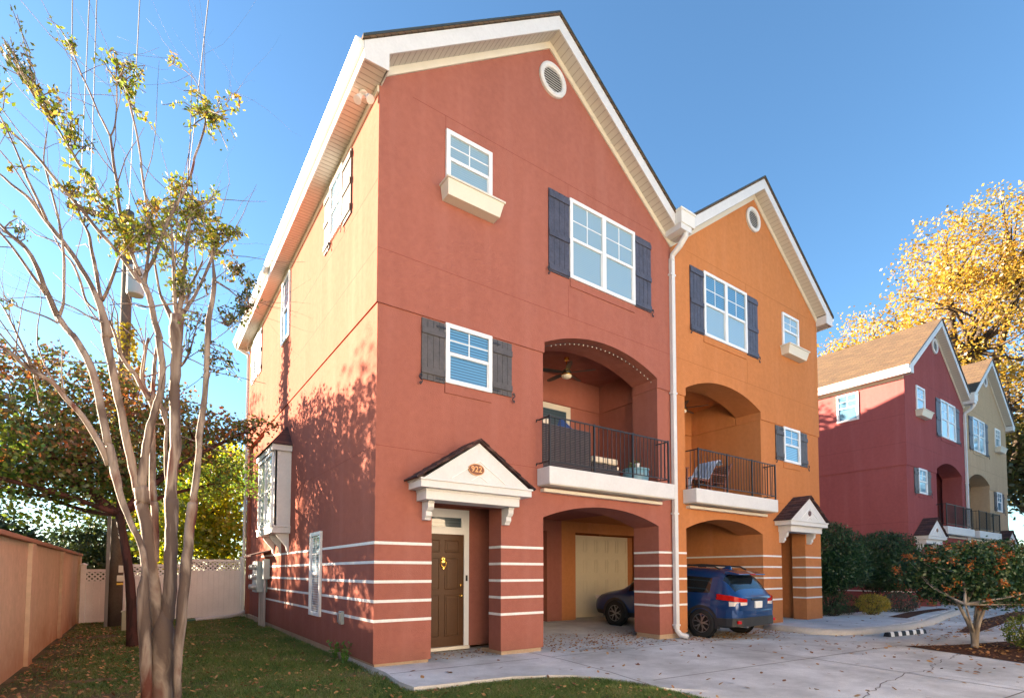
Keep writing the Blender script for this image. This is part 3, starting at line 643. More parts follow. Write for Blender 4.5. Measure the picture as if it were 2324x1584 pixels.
# ---------------------------------------------------------------- fences
M_WALLP = stucco('fence_stucco', (.66, .48, .33), .15, (.75, 1.2, (.45, .19, .09)))
cw = thing('stucco_wall', (-4.6, 4, -.15), 'peach stucco garden wall with square piers along the left edge', 'wall')
q = MB(); q.box(-4.68, -4.50, -12, 13.0, -.3, 1.90); q.build('wall_panel', M_WALLP, cw)
q = MB(); q.box(-4.76, -4.42, -12, 13.02, 1.90, 1.97); q.build('coping', plain('coping_stucco', (.42, .21, .13), .9), cw, bevel=.012)
for y in (4.1, -.2, 8.4, 12.7, -4.5, -8.8):
    q = MB(); q.box(-4.76, -4.44, y-.2, y+.2, -.3, 1.899); q.build('pier', M_WALLP, cw)
vf = thing('vinyl_fence', (-2, 12.5, -.1), 'pale vinyl privacy fence with lattice top closing the back yard', 'fence')
def panel(x0, x1, h, y=12.5):
    q = MB()
    n = int((x1-x0)/.15)
    for i in range(n): a = x0+(x1-x0)*i/n; q.box(a+.002, a+(x1-x0)/n-.002, y-.02, y+.02, -.1, h-.38)
    q.box(x0, x1, y-.035, y+.035, h-.42, h-.36); q.box(x0, x1, y-.035, y+.035, h-.09, h); q.box(x0, x1, y-.035, y+.035, -.1, -.02)
    p = q.build('fence_panel', M_VINYLF, vf)
    q = MB(); s_ = .135; L = x1-x0; z0, z1 = h-.36, h-.09; H = z1-z0
    for k in range(int((L+H)/s_)+1):
        for dr_ in (1, -1):
            u = -H+k*s_; a0, a1 = max(0, u), min(L, u+H)
            if a1-a0 < .02: continue
            f = lambda xx: ((xx-u) if dr_ == 1 else (H-(xx-u)))
            w_ = .024; A_ = (x0+a0, z0+f(a0)); B_ = (x0+a1, z0+f(a1)); d = (Vector(B_)-Vector(A_)).normalized(); nrm = Vector((-d.y, d.x))*w_
            yy = y-.012 if dr_ == 1 else y
            q.prism([tuple(Vector(A_)-nrm), tuple(Vector(B_)-nrm), tuple(Vector(B_)+nrm), tuple(Vector(A_)+nrm)], 'y', yy, yy+.011)
    q.build('lattice', M_VINYLF, p)
def vpost(x, h, y=12.5):
    q = MB(); q.box(x-.065, x+.065, y-.065, y+.065, -.15, h+.04); q.lathe([(.10, 0), (.10, .02), (.0, .07)], (x, y, h+.04), n=4); q.build('fence_post', M_VINYLF, vf)
for x, h in ((-4.36, 1.58), (-3.38, 1.68), (-1.64, 1.88), (-.07, 1.86)): vpost(x, h)
panel(-4.29, -3.45, 1.50); panel(-3.31, -1.71, 1.66); panel(-1.57, -.14, 1.84)
# ---------------------------------------------------------------- utility pole
M_POLE = plain('weathered_wood', (.13, .095, .07), .9, amt=.3, bs=30, bst=.5); M_WIRE = plain('cable', (.17, .18, .19), .5); M_WIREB = plain('black_cable', (.02, .02, .02), .5)
up_ = thing('utility_pole', (-3.52, 10.9, -.15), 'wooden utility pole with vines, standing behind the crape myrtle trunks', 'pole')
q = MB(); q.tube([(-3.52, 10.9, -.3), (-3.52, 10.9, 4), (-3.51, 10.9, 12.0)], [.17, .155, .12], 16); q.build('pole_shaft', M_POLE, up_, smooth=True)
q = MB(); q.box(-4.9, -2.15, 10.72, 10.80, 11.5, 11.64); q.tube([(-3.5, 10.74, 10.9), (-4.2, 10.72, 11.5)], .015, 6); q.tube([(-3.5, 10.74, 10.9), (-2.8, 10.72, 11.5)], .015, 6); xa = q.build('crossarm', M_POLE, up_)
for x in (-4.85, -4.62, -4.4, -3.52, -2.2):
    q = MB(); q.lathe([(.03, 0), (.045, .03), (.03, .06), (.045, .09), (.02, .13), (0, .13)], (x, 10.76, 11.64 if x != -3.52 else 12.0), n=12); q.build('insulator', M_STEEL, xa)
q = MB(); q.lathe([(.0, 0), (.2, 0), (.22, .05), (.22, .75), (.2, .8), (0, .82)], (-3.30, 10.55, 9.4), n=20); q.build('transformer', M_GREY, up_, smooth=False)
q = MB(); q.box(-3.76, -3.68, 10.76, 10.82, -.2, 3.4); q.build('conduit_guard', plain('guard_grey', (.20, .19, .18), .7), up_)
q = MB(); q.box(-3.50, -3.34, 10.70, 10.715, 1.15, 1.32); q.box(-3.47, -3.36, 10.70, 10.715, 1.40, 1.60); q.build('pole_tag', M_CREAM, up_); q = MB(); q.box(-3.50, -3.35, 10.70, 10.715, 1.05, 1.11); q.build('pole_tag', plain('yellow_tag', (.8, .5, .05), .5), up_)
VINE = leaf('vine_leaf', [(.55, .42, .03), (.42, .34, .02), (.20, .22, .02), (.5, .25, .02)], .4, 1.5)
vp = [];
for k in range(1500):
    z = 3.0+5.6*RNG.random(); a = RNG.uniform(0, 2*math.pi); r_ = .16+abs(RNG.normal())*.16*(1 if z < 7.5 else .6)
    vp.append((-3.45+r_*math.cos(a)+.1*math.sin(z*2), 10.9+r_*math.sin(a), z))
q = quads('vine', leaves(np.array(vp), .13, .8), VINE, up_)
for i, (xs, p) in enumerate(((-4.85, (-5.05, -14)), (-4.62, (-4.64, -14)), (-4.4, (-4.47, -14)), (-3.52, (-3.3, -14)), (-2.2, (-1.9, -14)))):
    q = MB(); A_ = Vector((xs, 10.76, 11.77 if xs != -3.52 else 12.1)); 
    Bx = {0: -3.84, 1: -3.62, 2: -3.58, 3: -3.12, 4: -2.28}[i]; B_ = Vector((Bx, -.2, 11.35)); dv = B_-A_
    pts_ = [A_+dv*t+Vector((0, 0, -.15*math.sin(math.pi*min(1, t/2.2)))) for t in [j*.2 for j in range(12)]]
    q.tube(pts_, .008, 6); q.T = None
    o = q.build('overhead_wire', M_WIRE); 
    tagp(o, ['overhead wire nearest the left edge of the sky', 'second overhead wire from the left edge, close beside the third', 'third overhead wire from the left edge, close beside the second', 'overhead wire rising from the pole top, crossing the bare branch tips', 'overhead wire standing alone nearest the house, vertical in the sky'][i], 'wire', 'overhead power wires')
q = thing('utility_pedestal', (-3.2, 9.35, -.13), 'short pale green utility pedestal on the grass beside the pole', 'utility box')
p = MB(); p.prism([(-3.33, 9.23), (-3.07, 9.23), (-3.07, 9.47), (-3.33, 9.47)], 'z', -.15, .36); p.build('pedestal_body', plain('pedestal_green', (.42, .40, .27), .6), q, bevel=.01)
p = MB(); p.prism([(-3.35, 9.21), (-3.05, 9.21), (-3.05, 9.49), (-3.35, 9.49)], 'z', .36, .40); p.build('pedestal_cap', plain('pedestal_cap', (.46, .44, .31), .6), q, bevel=.01)
# drain pipe on the grass
q = thing('drain_pipe', (-.9, 11.5, -.1), 'white corrugated drain pipe lying on the grass along the vinyl fence', 'pipe')
p = MB(); dp = [Vector((.0, 12.3, .06)), Vector((-.15, 12.05, -.0)), Vector((-.55, 11.7, -.04)), Vector((-1.1, 11.4, -.05)), Vector((-1.55, 11.1, -.07))]
cp = [dp[0]]
for a, b in zip(dp[:-1], dp[1:]): cp += [a+(b-a)*(j/10) for j in range(1, 11)]
p.tube(cp, [.055+.006*(i % 2) for i in range(len(cp))], 12); p.build('pipe_body', M_WHITE, q); p = MB(); p.tube([cp[-1], cp[-1]+Vector((-.3, -.2, -.02))], .05, 12); p.build('pipe_end', plain('pipe_green', (.05, .16, .10), .5), q)
# ---------------------------------------------------------------- meters
q = thing('electric_meter_bank', (-.2, 8.6, .9), 'grey bank of round electric meters under a small hood on the side wall', 'electric meters')
p = MB(); p.box(-.30, -.02, 8.25, 8.95, .85, 1.72); p.build('meter_cabinet', M_GREY, q, bevel=.01)
for y in (8.42, 8.76):
    for z in (1.0, 1.28, 1.56):
        p = MB(); p.lathe([(.085, 0), (.085, -.03), (.072, -.035), (.07, -.10), (.055, -.125), (0, -.13)], (-.30, y, z), 'x', 20); p.build('meter', M_STEEL, q, smooth=False)
p = MB(); p.box(-.18, -.02, 7.95, 8.2, 1.22, 1.78); p.build('disconnect_box', M_GREY, q, bevel=.008)
p = MB(); p.prism([(-.52, 1.84), (0, 2.0), (0, 2.04), (-.53, 1.88)], 'y', 7.85, 9.2)
p.v = [(a[1] if False else a[0], a[1], a[2]) for a in p.v]; hd = p.build('hood', M_SHINGD, q)
for y in (8.35, 8.07):
    p = MB(); p.tube([(-.12, y, .9 if y > 8.2 else 1.25), (-.12, y, -.2)], .035, 10); p.build('conduit', M_STEEL, q)
p = MB(); p.tube([(-.12, 8.7, .9), (-.12, 8.7, -.2)], .045, 10); p.build('conduit', M_STEEL, q)
q = thing('wall_outlet', (-.02, 1.5, .62), 'small grey outdoor outlet box on the lowest white band of the side wall', 'outlet')
p = MB(); p.box(-.06, 0, 1.42, 1.57, .50, .73); p.build('outlet_box', M_GREY, q, bevel=.008); p = MB(); p.box(-.085, -.062, 1.425, 1.565, .53, .70); p.build('outlet_cover', M_STEEL, q, bevel=.005)
# flood light at the eave corner
q = thing('floodlight', (-.12, .12, 9.2), 'twin white floodlight under the eave soffit at the house corner', 'floodlight')
p = MB(); p.lathe([(0, 0), (.07, 0), (.07, -.03), (0, -.04)], (-.19, .25, 9.235), n=16); p.build('mount', M_WHITE, q)
for dx, dy in ((-.13, -.05), (.06, -.20)):
    p = MB(); a = Vector((-.19, .25, 9.2)); b = a+Vector((dx*.5, dy*.5, -.07)); c_ = b+Vector((dx*.35, dy*.35, -.10)); p.tube([a, b], .014, 8); p.tube([b, b+(c_-b)*.2, b+(c_-b)*.6, c_, c_+(c_-b)*.12], [.03, .042, .048, .065, .066], 14); p.build('lamp_head', M_WHITE, q, smooth=False)
# ---------------------------------------------------------------- ceiling fans, string lights
M_FANB = plain('fan_dark', (.02, .014, .012), .4); M_BOWL = plain('fan_glass', (.85, .78, .65), .3)
def fan(cx, cy, zc_, label, ang):
    q = thing('ceiling_fan', (cx, cy, 6.41), label, 'ceiling fan', 'ceiling fans')
    p = MB(); p.lathe([(0, 0), (.06, 0), (.05, -.06), (.012, -.07), (.012, -.3), (.03, -.32)], (cx, cy, 6.42), n=16); p.build('downrod', M_BRASS, q)
    p = MB(); p.lathe([(.0, .08), (.05, .07), (.10, .03), (.12, -.01), (.115, -.05), (.10, -.07), (0, -.07)], (cx, cy, zc_), n=24); p.build('motor', M_FANB, q, smooth=False)
    p = MB(); p.lathe([(.128, -.055), (.132, -.075), (.125, -.09)], (cx, cy, zc_), n=24); p.build('rim', M_BRASS, q)
    p = MB(); p.lathe([(.122, -.08), (.11, -.12), (.07, -.145), (0, -.155)], (cx, cy, zc_), n=24); p.build('lamp_bowl', M_BOWL, q, smooth=True)
    for i in range(5):
        a = ang+i*2*math.pi/5; d = Vector((math.cos(a), math.sin(a), 0)); s_ = Vector((-d.y, d.x, .18)); c_ = Vector((cx, cy, zc_-.01)); p = MB()
        vs = []
        for t, w_ in ((.10, .03), (.2, .055), (.5, .065), (.64, .05), (.68, .02)):
            for z in (0, -.008): vs += [tuple(c_+d*t+s_*w_+Vector((0, 0, z))), tuple(c_+d*t-s_*w_+Vector((0, 0, z)))]
        fs = []
        for j in range(4):
            k = j*4; fs += [(k, k+1, k+5, k+4), (k+2, k+3, k+7, k+6), (k, k+4, k+6, k+2), (k+1, k+5, k+7, k+3)]
        fs += [(0, 1, 3, 2), (16, 17, 19, 18)]; p.add(vs, fs); p.build('blade', M_FANB, q)
    return q
fan(5.05, 1.25, 6.08, 'dark five bladed ceiling fan with glass bowl above the terracotta balcony', .35)
fan(9.33, 1.25, 6.02, 'dark ceiling fan above the orange balcony, half hidden by the arch', .2)
sl2 = thing('string_lights', (5, .3, 5.9), 'string of tiny bulbs along the arch above the terracotta balcony', 'string lights')
aa = arch(3.42, 6.66, 5.88, .375, 26); p = MB(); p.tube([(x, .12, z-.02) for x, z in aa], .004, 5); p.build('wire', M_IRON, sl2)
M_BULB = plain('bulb_glass', (.8, .75, .65), .2)
for x, z in aa[0:25]: 
    p = MB(); p.lathe([(0, .0), (.009, -.008), (.011, -.02), (0, -.034)], (x, .12, z-.02), n=8); p.build('bulb', M_BULB, sl2)
# ---------------------------------------------------------------- balcony furniture
def wick():
    m, t, b = base('wicker', (.035, .026, .028), .7); g = nn(t, 'ShaderNodeNewGeometry'); wv = nn(t, 'ShaderNodeTexWave', Scale=9., Distortion=1.5, bands_direction='Z'); t.links.new(g.outputs['Position'], wv.inputs['Vector'])
    mx = nn(t, 'ShaderNodeMix', data_type='RGBA'); mx.inputs[6].default_value = (.02, .014, .015, 1); mx.inputs[7].default_value = (.11, .085, .085, 1); t.links.new(wv.outputs[0], mx.inputs[0]); t.links.new(mx.outputs[2], b.inputs['Base Color'])
    bp = nn(t, 'ShaderNodeBump', Strength=.8, Distance=.01); t.links.new(wv.outputs[0], bp.inputs['Height']); t.links.new(bp.outputs[0], b.inputs['Normal']); return m
M_WICK = wick(); M_CUSH = plain('cushion_cream', (.80, .66, .48), .9); M_NAVY = plain('pillow_navy', (.02, .05, .16), .9); M_POT = plain('pot_blue', (.16, .32, .40), .4); M_TEAK = plain('teak', (.22, .065, .03), .5, amt=.3); M_CLOTH = plain('cloth_blue_white', (.42, .48, .60), .9, amt=.15)
q = thing('wicker_sofa', (4.3, .5, 3.38), 'dark wicker sofa seen from behind the balcony railing', 'sofa')
p = MB(); p.box(3.42, 4.72, .10, .24, 3.39, 4.36); p.box(3.42, 3.56, .24, .95, 3.39, 4.05); p.box(4.58, 4.72, .24, .95, 3.39, 4.05); p.box(3.56, 4.58, .24, .95, 3.39, 3.72); p.build('sofa_frame', M_WICK, q, bevel=.02)
p = MB(); p.box(3.58, 4.56, .26, .93, 3.73, 3.87); p.build('seat_cushion', M_CUSH, q, bevel=.03)
p = MB(); p.box(3.58, 4.56, .25, .37, 3.88, 4.30); p.build('back_cushion', M_CUSH, q, bevel=.03)
q = thing('wicker_chaise', (5.2, .5, 3.38), 'low dark wicker seat with cream cushions beside the wicker sofa', 'seat')
p = MB(); p.box(4.76, 5.52, .12, .80, 3.39, 3.74); p.build('seat_frame', M_WICK, q, bevel=.02)
p = MB(); p.box(4.77, 5.14, .10, .80, 3.75, 3.88); p.build('seat_cushion', M_CUSH, q, bevel=.03); p = MB(); p.box(5.15, 5.52, .10, .80, 3.75, 3.88); p.build('seat_cushion', M_CUSH, q, bevel=.03)
def pillow(x, y, z, w_, h, lab, mat, rot=.2, ry=0):
    m_ = MB(); n = 10; vs = []; fs = []
    for sgn in (1, -1):
        for i in range(n+1):
            for j in range(n+1):
                u, v = i/n*2-1, j/n*2-1; t = .07*(1-u**4)*(1-v**4)*sgn; uu = u*(1-.08*(1-v*v)); vv = v*(1-.08*(1-u*u)); vs.append((uu*w_/2, t, vv*h/2))
    for s_ in range(2):
        for i in range(n):
            for j in range(n): k = s_*(n+1)**2+i*(n+1)+j; fs.append((k, k+1, k+n+2, k+n+1))
    m_.add(vs, fs); o = m_.build('pillow', mat, smooth=True); o.location = (x, y, z); o.rotation_euler = (rot, ry, 0); tagp(o, lab, 'pillow', 'pillows on the sofa'); return o
pillow(3.72, .42, 4.42, .36, .36, 'cream pillow leaning on the left end of the wicker sofa', M_CUSH, -.2)
pillow(4.25, .40, 4.40, .46, .38, 'navy pillow leaning against the wicker sofa back', M_NAVY, -.15, .5)
q = thing('planter', (6.15, .15, 3.38), 'round blue planter with a small green plant behind the railing', 'plant pot')
p = MB(); p.lathe([(0, 0), (.20, 0), (.27, .05), (.29, .22), (.27, .30), (.30, .31), (.30, .34), (.26, .34), (.25, .28), (0, .28)], (6.12, .13, 3.39), n=28); p.build('pot', M_POT, q, smooth=False)
LEAFG = leaf('fresh_leaf', [(.05, .14, .02), (.10, .24, .03), (.16, .30, .05)], .4, 3)
pp = ball(90, (6.1, .13, 3.83), (.15, .13, .10)); quads('plant', leaves(pp, .10, .3), LEAFG, q)
q = thing('small_pot', (6.0, .10, 3.73), 'tiny white flower pot on the rim of the blue planter', 'plant pot'); p = MB(); p.lathe([(0, 0), (.04, 0), (.055, .09), (0, .09)], (5.98, -.04, 3.735), n=16); p.build('pot', M_WHITE, q)
q = thing('side_stool', (5.75, .4, 3.38), 'dark wicker stool between the cream cushions and the blue planter', 'stool'); p = MB(); p.box(5.56, 5.80, .30, .6, 3.39, 3.70); p.build('stool_body', M_WICK, q, bevel=.02); p = MB(); p.box(5.58, 5.78, .31, .58, 3.70, 3.78); p.build('folded_cloth', M_CUSH, q, bevel=.02)
def slat_chair(x, y, rot, label):
    q = thing('teak_chair', (x, y, 3.385), label, 'chair', 'slatted teak chairs on the orange balcony', world=False, rotz=rot)
    p = MB(); 
    for i in range(7): p.box(-.28, .28, -.24+i*.075, -.185+i*.075, .40, .42)
    p.build('seat', M_TEAK, q)
    p = MB()
    for i in range(8):
        z = .46+i*.062; yy = .27+.03*i; p.box(-.27, .27, yy, yy+.018, z, z+.042)
    for s_ in (-.28, .25): p.prism([(.25, .40), (.29, .40), (.55, .98), (.51, .98)], 'x', s_, s_+.03)
    for k in (-.09, .09): p.prism([(.262, .42), (.272, .42), (.512, .97), (.502, .97)], 'x', k, k+.02)
    p.build('backrest', M_TEAK, q)
    for sx in (-.28, .24):
        for yy in (-.26, .24):
            p = MB(); p.box(sx, sx+.04, yy, yy+.04, 0, .62 if yy < 0 else .40); p.build('leg', M_TEAK, q)
        p = MB(); p.box(sx-.02, sx+.06, -.28, .32, .62, .645); p.build('armrest', M_TEAK, q)
    return q
slat_chair(9.62, .62, R(-100), 'slatted teak chair with its back to the right on the orange balcony')
slat_chair(7.95, .55, R(75), 'slatted teak chair at the left end of the orange balcony')
q = thing('patio_table', (8.75, .6, 3.385), 'low teak table between the two slatted chairs', 'table', world=False)
p = MB(); p.box(-.38, .38, -.3, .3, .40, .44); p.build('tabletop', M_TEAK, q)
for sx in (-.36, .32):
    for sy in (-.28, .24): p = MB(); p.box(sx, sx+.04, sy, sy+.04, 0, .40); p.build('leg', M_TEAK, q)
def cloth():
    m_ = MB(); n = 24; vs = []; fs = []
    path = [(8.30, 3.44), (8.32, 3.70), (8.40, 3.845), (8.8, 3.85), (9.1, 3.87), (9.25, 4.05), (9.38, 4.28), (9.50, 4.38), (9.66, 4.40), (9.72, 4.30)]
    for i in range(len(path)*4-3):
        t = i/4; k = min(int(t), len(path)-2); f = t-k; x = path[k][0]*(1-f)+path[k+1][0]*f; z = path[k][1]*(1-f)+path[k+1][1]*f
        for j in range(n): y = .28+.6*j/(n-1); vs.append((x+.018*math.sin(j*1.3+i*.3), y, z+.018*math.sin(j*1.1+i*.7)))
    r_ = len(path)*4-3
    for i in range(r_-1):
        for j in range(n-1): fs.append((i*n+j, i*n+j+1, (i+1)*n+j+1, (i+1)*n+j))
    m_.add(vs, fs); o = m_.build('throw_blanket', M_CLOTH, smooth=True); sd = o.modifiers.new('s', 'SOLIDIFY'); sd.thickness = .012
    tagp(o, 'pale blue blanket draped over the low table and teak chair', 'blanket')
cloth()
# ---------------------------------------------------------------- car
M_BLUE = bpy.data.materials.new('car_paint_blue'); M_BLUE.use_nodes = True; b = M_BLUE.node_tree.nodes['Principled BSDF']
b.inputs['Base Color'].default_value = (.003, .045, .17, 1); b.inputs['Metallic'].default_value = .35; b.inputs['Roughness'].default_value = .32; b.inputs['Coat Weight'].default_value = 1; b.inputs['Coat Roughness'].default_value = .03
M_CGLASS = plain('car_glass', (.01, .014, .016), .04, spec=.8); M_TYRE = plain('tyre_rubber', (.012, .012, .012), .8); M_ALLOY = plain('alloy', (.32, .32, .34), .3, metal=.8); M_PLAST = plain('black_plastic', (.022, .022, .024), .55)
M_TAIL = plain('tail_red', (.45, .008, .006), .12); M_CLEAR = plain('lens_clear', (.72, .62, .56), .12); M_PLATE = plain('plate_white', (.75, .75, .74), .4)
yaw_c = math.atan2(-.10, .995)
CAR_Z = -.095
car = thing('parked_car', (8.867, 1.133, CAR_Z), 'blue hatchback SUV parked nose in under the orange arch', 'car', world=False, rotz=-yaw_c)
car.rotation_euler = (.026, 0, .05)
# local: +y forward, rear at y=-2.15, front y=2.42; axles at -1.25 / 1.42
# body as a lofted grid of cross sections: (y, [ (halfwidth, z) x 9 from sill to roof centre ])
S = [
 (-2.16, [(.60, .42), (.70, .50), (.76, .62), (.77, .72), (.76, .83), (.72, .93), (.66, .98), (.45, 1.00), (0, 1.00)]),
 (-2.12, [(.70, .36), (.80, .46), (.85, .60), (.86, .74), (.84, .86), (.79, .96), (.70, 1.01), (.48, 1.03), (0, 1.03)]),
 (-2.00, [(.76, .30), (.86, .42), (.895, .60), (.90, .76), (.885, .90), (.84, 1.00), (.74, 1.12), (.55, 1.17), (0, 1.18)]),
 (-1.88, [(.78, .28), (.88, .40), (.905, .60), (.91, .78), (.895, .92), (.86, 1.01), (.75, 1.28), (.58, 1.35), (0, 1.37)]),
 (-1.72, [(.80, .27), (.89, .40), (.91, .60), (.915, .78), (.90, .92), (.87, 1.01), (.73, 1.44), (.60, 1.545), (0, 1.57)]),
 (-1.45, [(.80, .27), (.89, .40), (.91, .60), (.915, .78), (.90, .92), (.87, 1.00), (.72, 1.48), (.60, 1.60), (0, 1.635)]),
 (-1.05, [(.80, .27), (.89, .40), (.90, .60), (.905, .78), (.895, .91), (.87, .99), (.715, 1.51), (.60, 1.635), (0, 1.675)]),
 (-.5, [(.80, .26), (.88, .38), (.895, .60), (.90, .76), (.89, .89), (.865, .97), (.71, 1.53), (.59, 1.655), (0, 1.695)]),
 (0.2, [(.80, .26), (.88, .38), (.895, .60), (.90, .75), (.89, .87), (.86, .95), (.70, 1.52), (.58, 1.64), (0, 1.685)]),
 (.62, [(.80, .26), (.88, .38), (.895, .60), (.90, .75), (.885, .87), (.855, .94), (.69, 1.46), (.57, 1.585), (0, 1.63)]),
 (1.05, [(.80, .26), (.88, .38), (.895, .60), (.90, .75), (.88, .86), (.84, .94), (.74, 1.16), (.62, 1.24), (0, 1.28)]),
 (1.30, [(.80, .26), (.89, .38), (.90, .60), (.90, .75), (.875, .86), (.82, .94), (.74, .99), (.55, 1.03), (0, 1.06)]),
 (1.80, [(.80, .27), (.88, .38), (.895, .60), (.885, .75), (.85, .85), (.78, .90), (.66, .935), (.45, .96), (0, .985)]),
 (2.15, [(.76, .28), (.83, .40), (.85, .56), (.83, .68), (.79, .77), (.72, .82), (.60, .85), (.4, .875), (0, .89)]),
 (2.36, [(.62, .30), (.68, .40), (.70, .52), (.68, .62), (.64, .69), (.58, .73), (.48, .75), (.3, .765), (0, .775)]),
 (2.42, [(.5, .34), (.56, .42), (.58, .50), (.56, .58), (.52, .63), (.46, .66), (.38, .68), (.25, .69), (0, .70)]),
]
def carbody():
    v = []; f = []; n = 9; rows = len(S)
    for sg in (1, -1):
        for (y, sec) in S:
            for (hw, z) in sec: v.append((sg*hw, y, z))
    bmm = bmesh.new(); vs = [bmm.verts.new(p) for p in v]; fm = {}
    for s_ in range(2):
        o = s_*rows*n
        for i in range(rows-1):
            for j in range(n-1):
                q_ = [vs[o+i*n+j], vs[o+i*n+j+1], vs[o+(i+1)*n+j+1], vs[o+(i+1)*n+j]]
                fc = bmm.faces.new(q_ if s_ == 0 else q_[::-1])
                g = 0
                if j == 5 and 5 <= i <= 9: g = 1      # side glass
                if j in (6, 7) and i in (2, 3): g = 1   # rear glass
                if j in (6, 7) and i in (9, 10): g = 1 # windscreen
                if j == 0 : g = 2
                if j == 1 and i < 2: g = 2
                fc.material_index = g
    for s_ in range(1):
        for i, rev in ((0, 1), (rows-1, 0)):
            for j in range(n-1):
                a, b_, c_, d = vs[i*n+j], vs[i*n+j+1], vs[rows*n+i*n+j+1], vs[rows*n+i*n+j]
                try:
                    fc = bmm.faces.new([a, b_, c_, d]); fc.material_index = 2 if j <= 1 else 0
                except Exception: pass
    bmesh.ops.remove_doubles(bmm, verts=bmm.verts, dist=.0005); bmesh.ops.recalc_face_normals(bmm, faces=bmm.faces)
    me = bpy.data.meshes.new('body'); bmm.to_mesh(me); bmm.free()
    for mm in (M_BLUE, M_CGLASS, M_PLAST): me.materials.append(mm)
    me.polygons.foreach_set('use_smooth', [True]*len(me.polygons))
    o = bpy.data.objects.new('body', me); COL.objects.link(o); o.parent = car; ORG[o.name] = Vector((0, 0, 0))
    sb = o.modifiers.new('s', 'SUBSURF'); sb.levels = 2; sb.render_levels = 2
    return o
body = carbody()
# wheel arches: black cladding rings + wheels
for (wy) in (-1.25, 1.42):
    for sg in (-1, 1):
        p = MB(); xo = sg*.905
        for i in range(20):
            a0, a1 = math.pi*(-.08+1.16*i/20), math.pi*(-.08+1.16*(i+1)/20)
            pr = []
            for a in (a0, a1):
                for r_ in (.36, .43): pr.append((r_*math.cos(a), r_*math.sin(a)))
            x0_, x1_ = sg*.80, sg*.922
            p.add([(x, wy+pr[k][0], .345+pr[k][1]) for x in (x0_, x1_) for k in range(4)], [(0, 1, 3, 2), (4, 5, 7, 6), (0, 2, 6, 4), (1, 3, 7, 5)])
        p.build('arch_cladding', M_PLAST, car)
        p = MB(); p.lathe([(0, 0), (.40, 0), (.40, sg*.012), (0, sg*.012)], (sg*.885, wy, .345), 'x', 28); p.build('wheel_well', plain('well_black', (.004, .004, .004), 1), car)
        wt = MB(); wt.lathe([(.225, .0), (.30, -.0), (.335, .02), (.345, .05), (.345, .18), (.335, .21), (.30, .23), (.2, .23), (.2, .0)][::1], (sg*.925-(sg*.0 if sg > 0 else 0), wy, .345), 'x', 36)
        wt.v = [(sg*.928-(x-sg*.925)*sg, y, z) for (x, y, z) in wt.v]
        wl_ = wt.build('wheel', M_TYRE, car, smooth=False)
        rm = MB(); xf = sg*.915
        rm.lathe([(.228, 0), (.222, -sg*.01), (.212, -sg*.03), (.212, -sg*.1), (0, -sg*.10)], (xf, wy, .345), 'x', 36); rb_ = rm.build('rim', M_PLAST, wl_)
        sp_ = MB(); sp_.lathe([(.228, -sg*.012), (.228, sg*.004), (.212, sg*.004), (.212, -sg*.012)], (xf, wy, .345), 'x', 36)
        for i in range(5):
            a = i*2*math.pi/5+.5
            for da in (-.20, .20):
                for (r0, t0, r1, t1, wd0, wd1) in ((.03, 0, .14, da*.9, .022, .018), (.14, da*.9, .215, da*1.6, .018, .022)):
                    A_ = Vector((r0*math.cos(a+t0), r0*math.sin(a+t0))); B_ = Vector((r1*math.cos(a+t1), r1*math.sin(a+t1))); d = (B_-A_).normalized(); nn2 = Vector((-d.y, d.x))
                    qd = [A_-nn2*wd0/1.4, B_-nn2*wd1/1.4, B_+nn2*wd1/1.4, A_+nn2*wd0/1.4]
                    sp_.add([(xf+sg*dx, wy+k[0], .345+k[1]) for dx in (-.03, -.004) for k in qd], [(0, 1, 2, 3), (4, 5, 6, 7), (0, 1, 5, 4), (1, 2, 6, 5), (2, 3, 7, 6), (3, 0, 4, 7)])
        sp_.lathe([(0, sg*.0), (.03, sg*.0), (.04, -sg*.02)], (xf, wy, .345), 'x', 16); sp_.build('spokes', M_ALLOY, rb_)
# tail lights wrap the corners; follow the body outline
def wrap(name, mat, prof, z0f, z1f, off, sg, parent=car):
    """strip along plan path prof [(x,y)...] between heights"""
    m_ = MB(); n = len(prof); vs = []
    for i, (x, y) in enumerate(prof):
        t = i/(n-1)
        vs += [(sg*x, y, z0f(t)), (sg*x, y, z1f(t)), (sg*x*.93, y+.06, z0f(t)), (sg*x*.93, y+.06, z1f(t))]
    fs = []
    for i in range(n-1): k = i*4; fs += [(k, k+1, k+5, k+4), (k, k+4, k+6, k+2), (k+1, k+3, k+7, k+5)]
    fs += [(0, 1, 3, 2), ((n-1)*4, (n-1)*4+1, (n-1)*4+3, (n-1)*4+2)]
    m_.add(vs, fs); return m_.build(name, mat, parent, smooth=False)
plan = [(.945, -1.66), (.94, -1.82), (.918, -1.96), (.88, -2.06), (.80, -2.125), (.68, -2.155), (.50, -2.17)]
for sg in (-1, 1):
    tl = wrap('tail_light', M_TAIL, plan, lambda t: .93-.05*t, lambda t: 1.06-.05*t-.06*t*t, 0, sg)
    wrap('reverse_lens', M_CLEAR, plan[2:], lambda t: .79+.03*t, lambda t: .893-.01*t, 0, sg, tl)
    p = MB(); p.box(sg*.62, sg*.86, -2.17, -2.12, .40, .47); p.build('reflector', M_TAIL, car, bevel=.01)
bp_ = [(.925, -1.66), (.925, -1.90), (.90, -2.04), (.83, -2.13), (.70, -2.185), (.4, -2.215), (0, -2.22)]
for sg in (-1, 1): wrap('bumper', M_PLAST, bp_, lambda t: .33+.0*t, lambda t: .50+.04*t, 0, sg)
for sg in (-1, 1): wrap('bumper_cover', M_BLUE, [(x-.002, y+.012) for x, y in bp_], lambda t: .51+.035*t, lambda t: .72-.05*t, 0, sg)
p = MB(); p.box(-.16, .16, -2.195, -2.16, .74, .90); p.build('licence_plate', M_PLATE, car, bevel=.006)
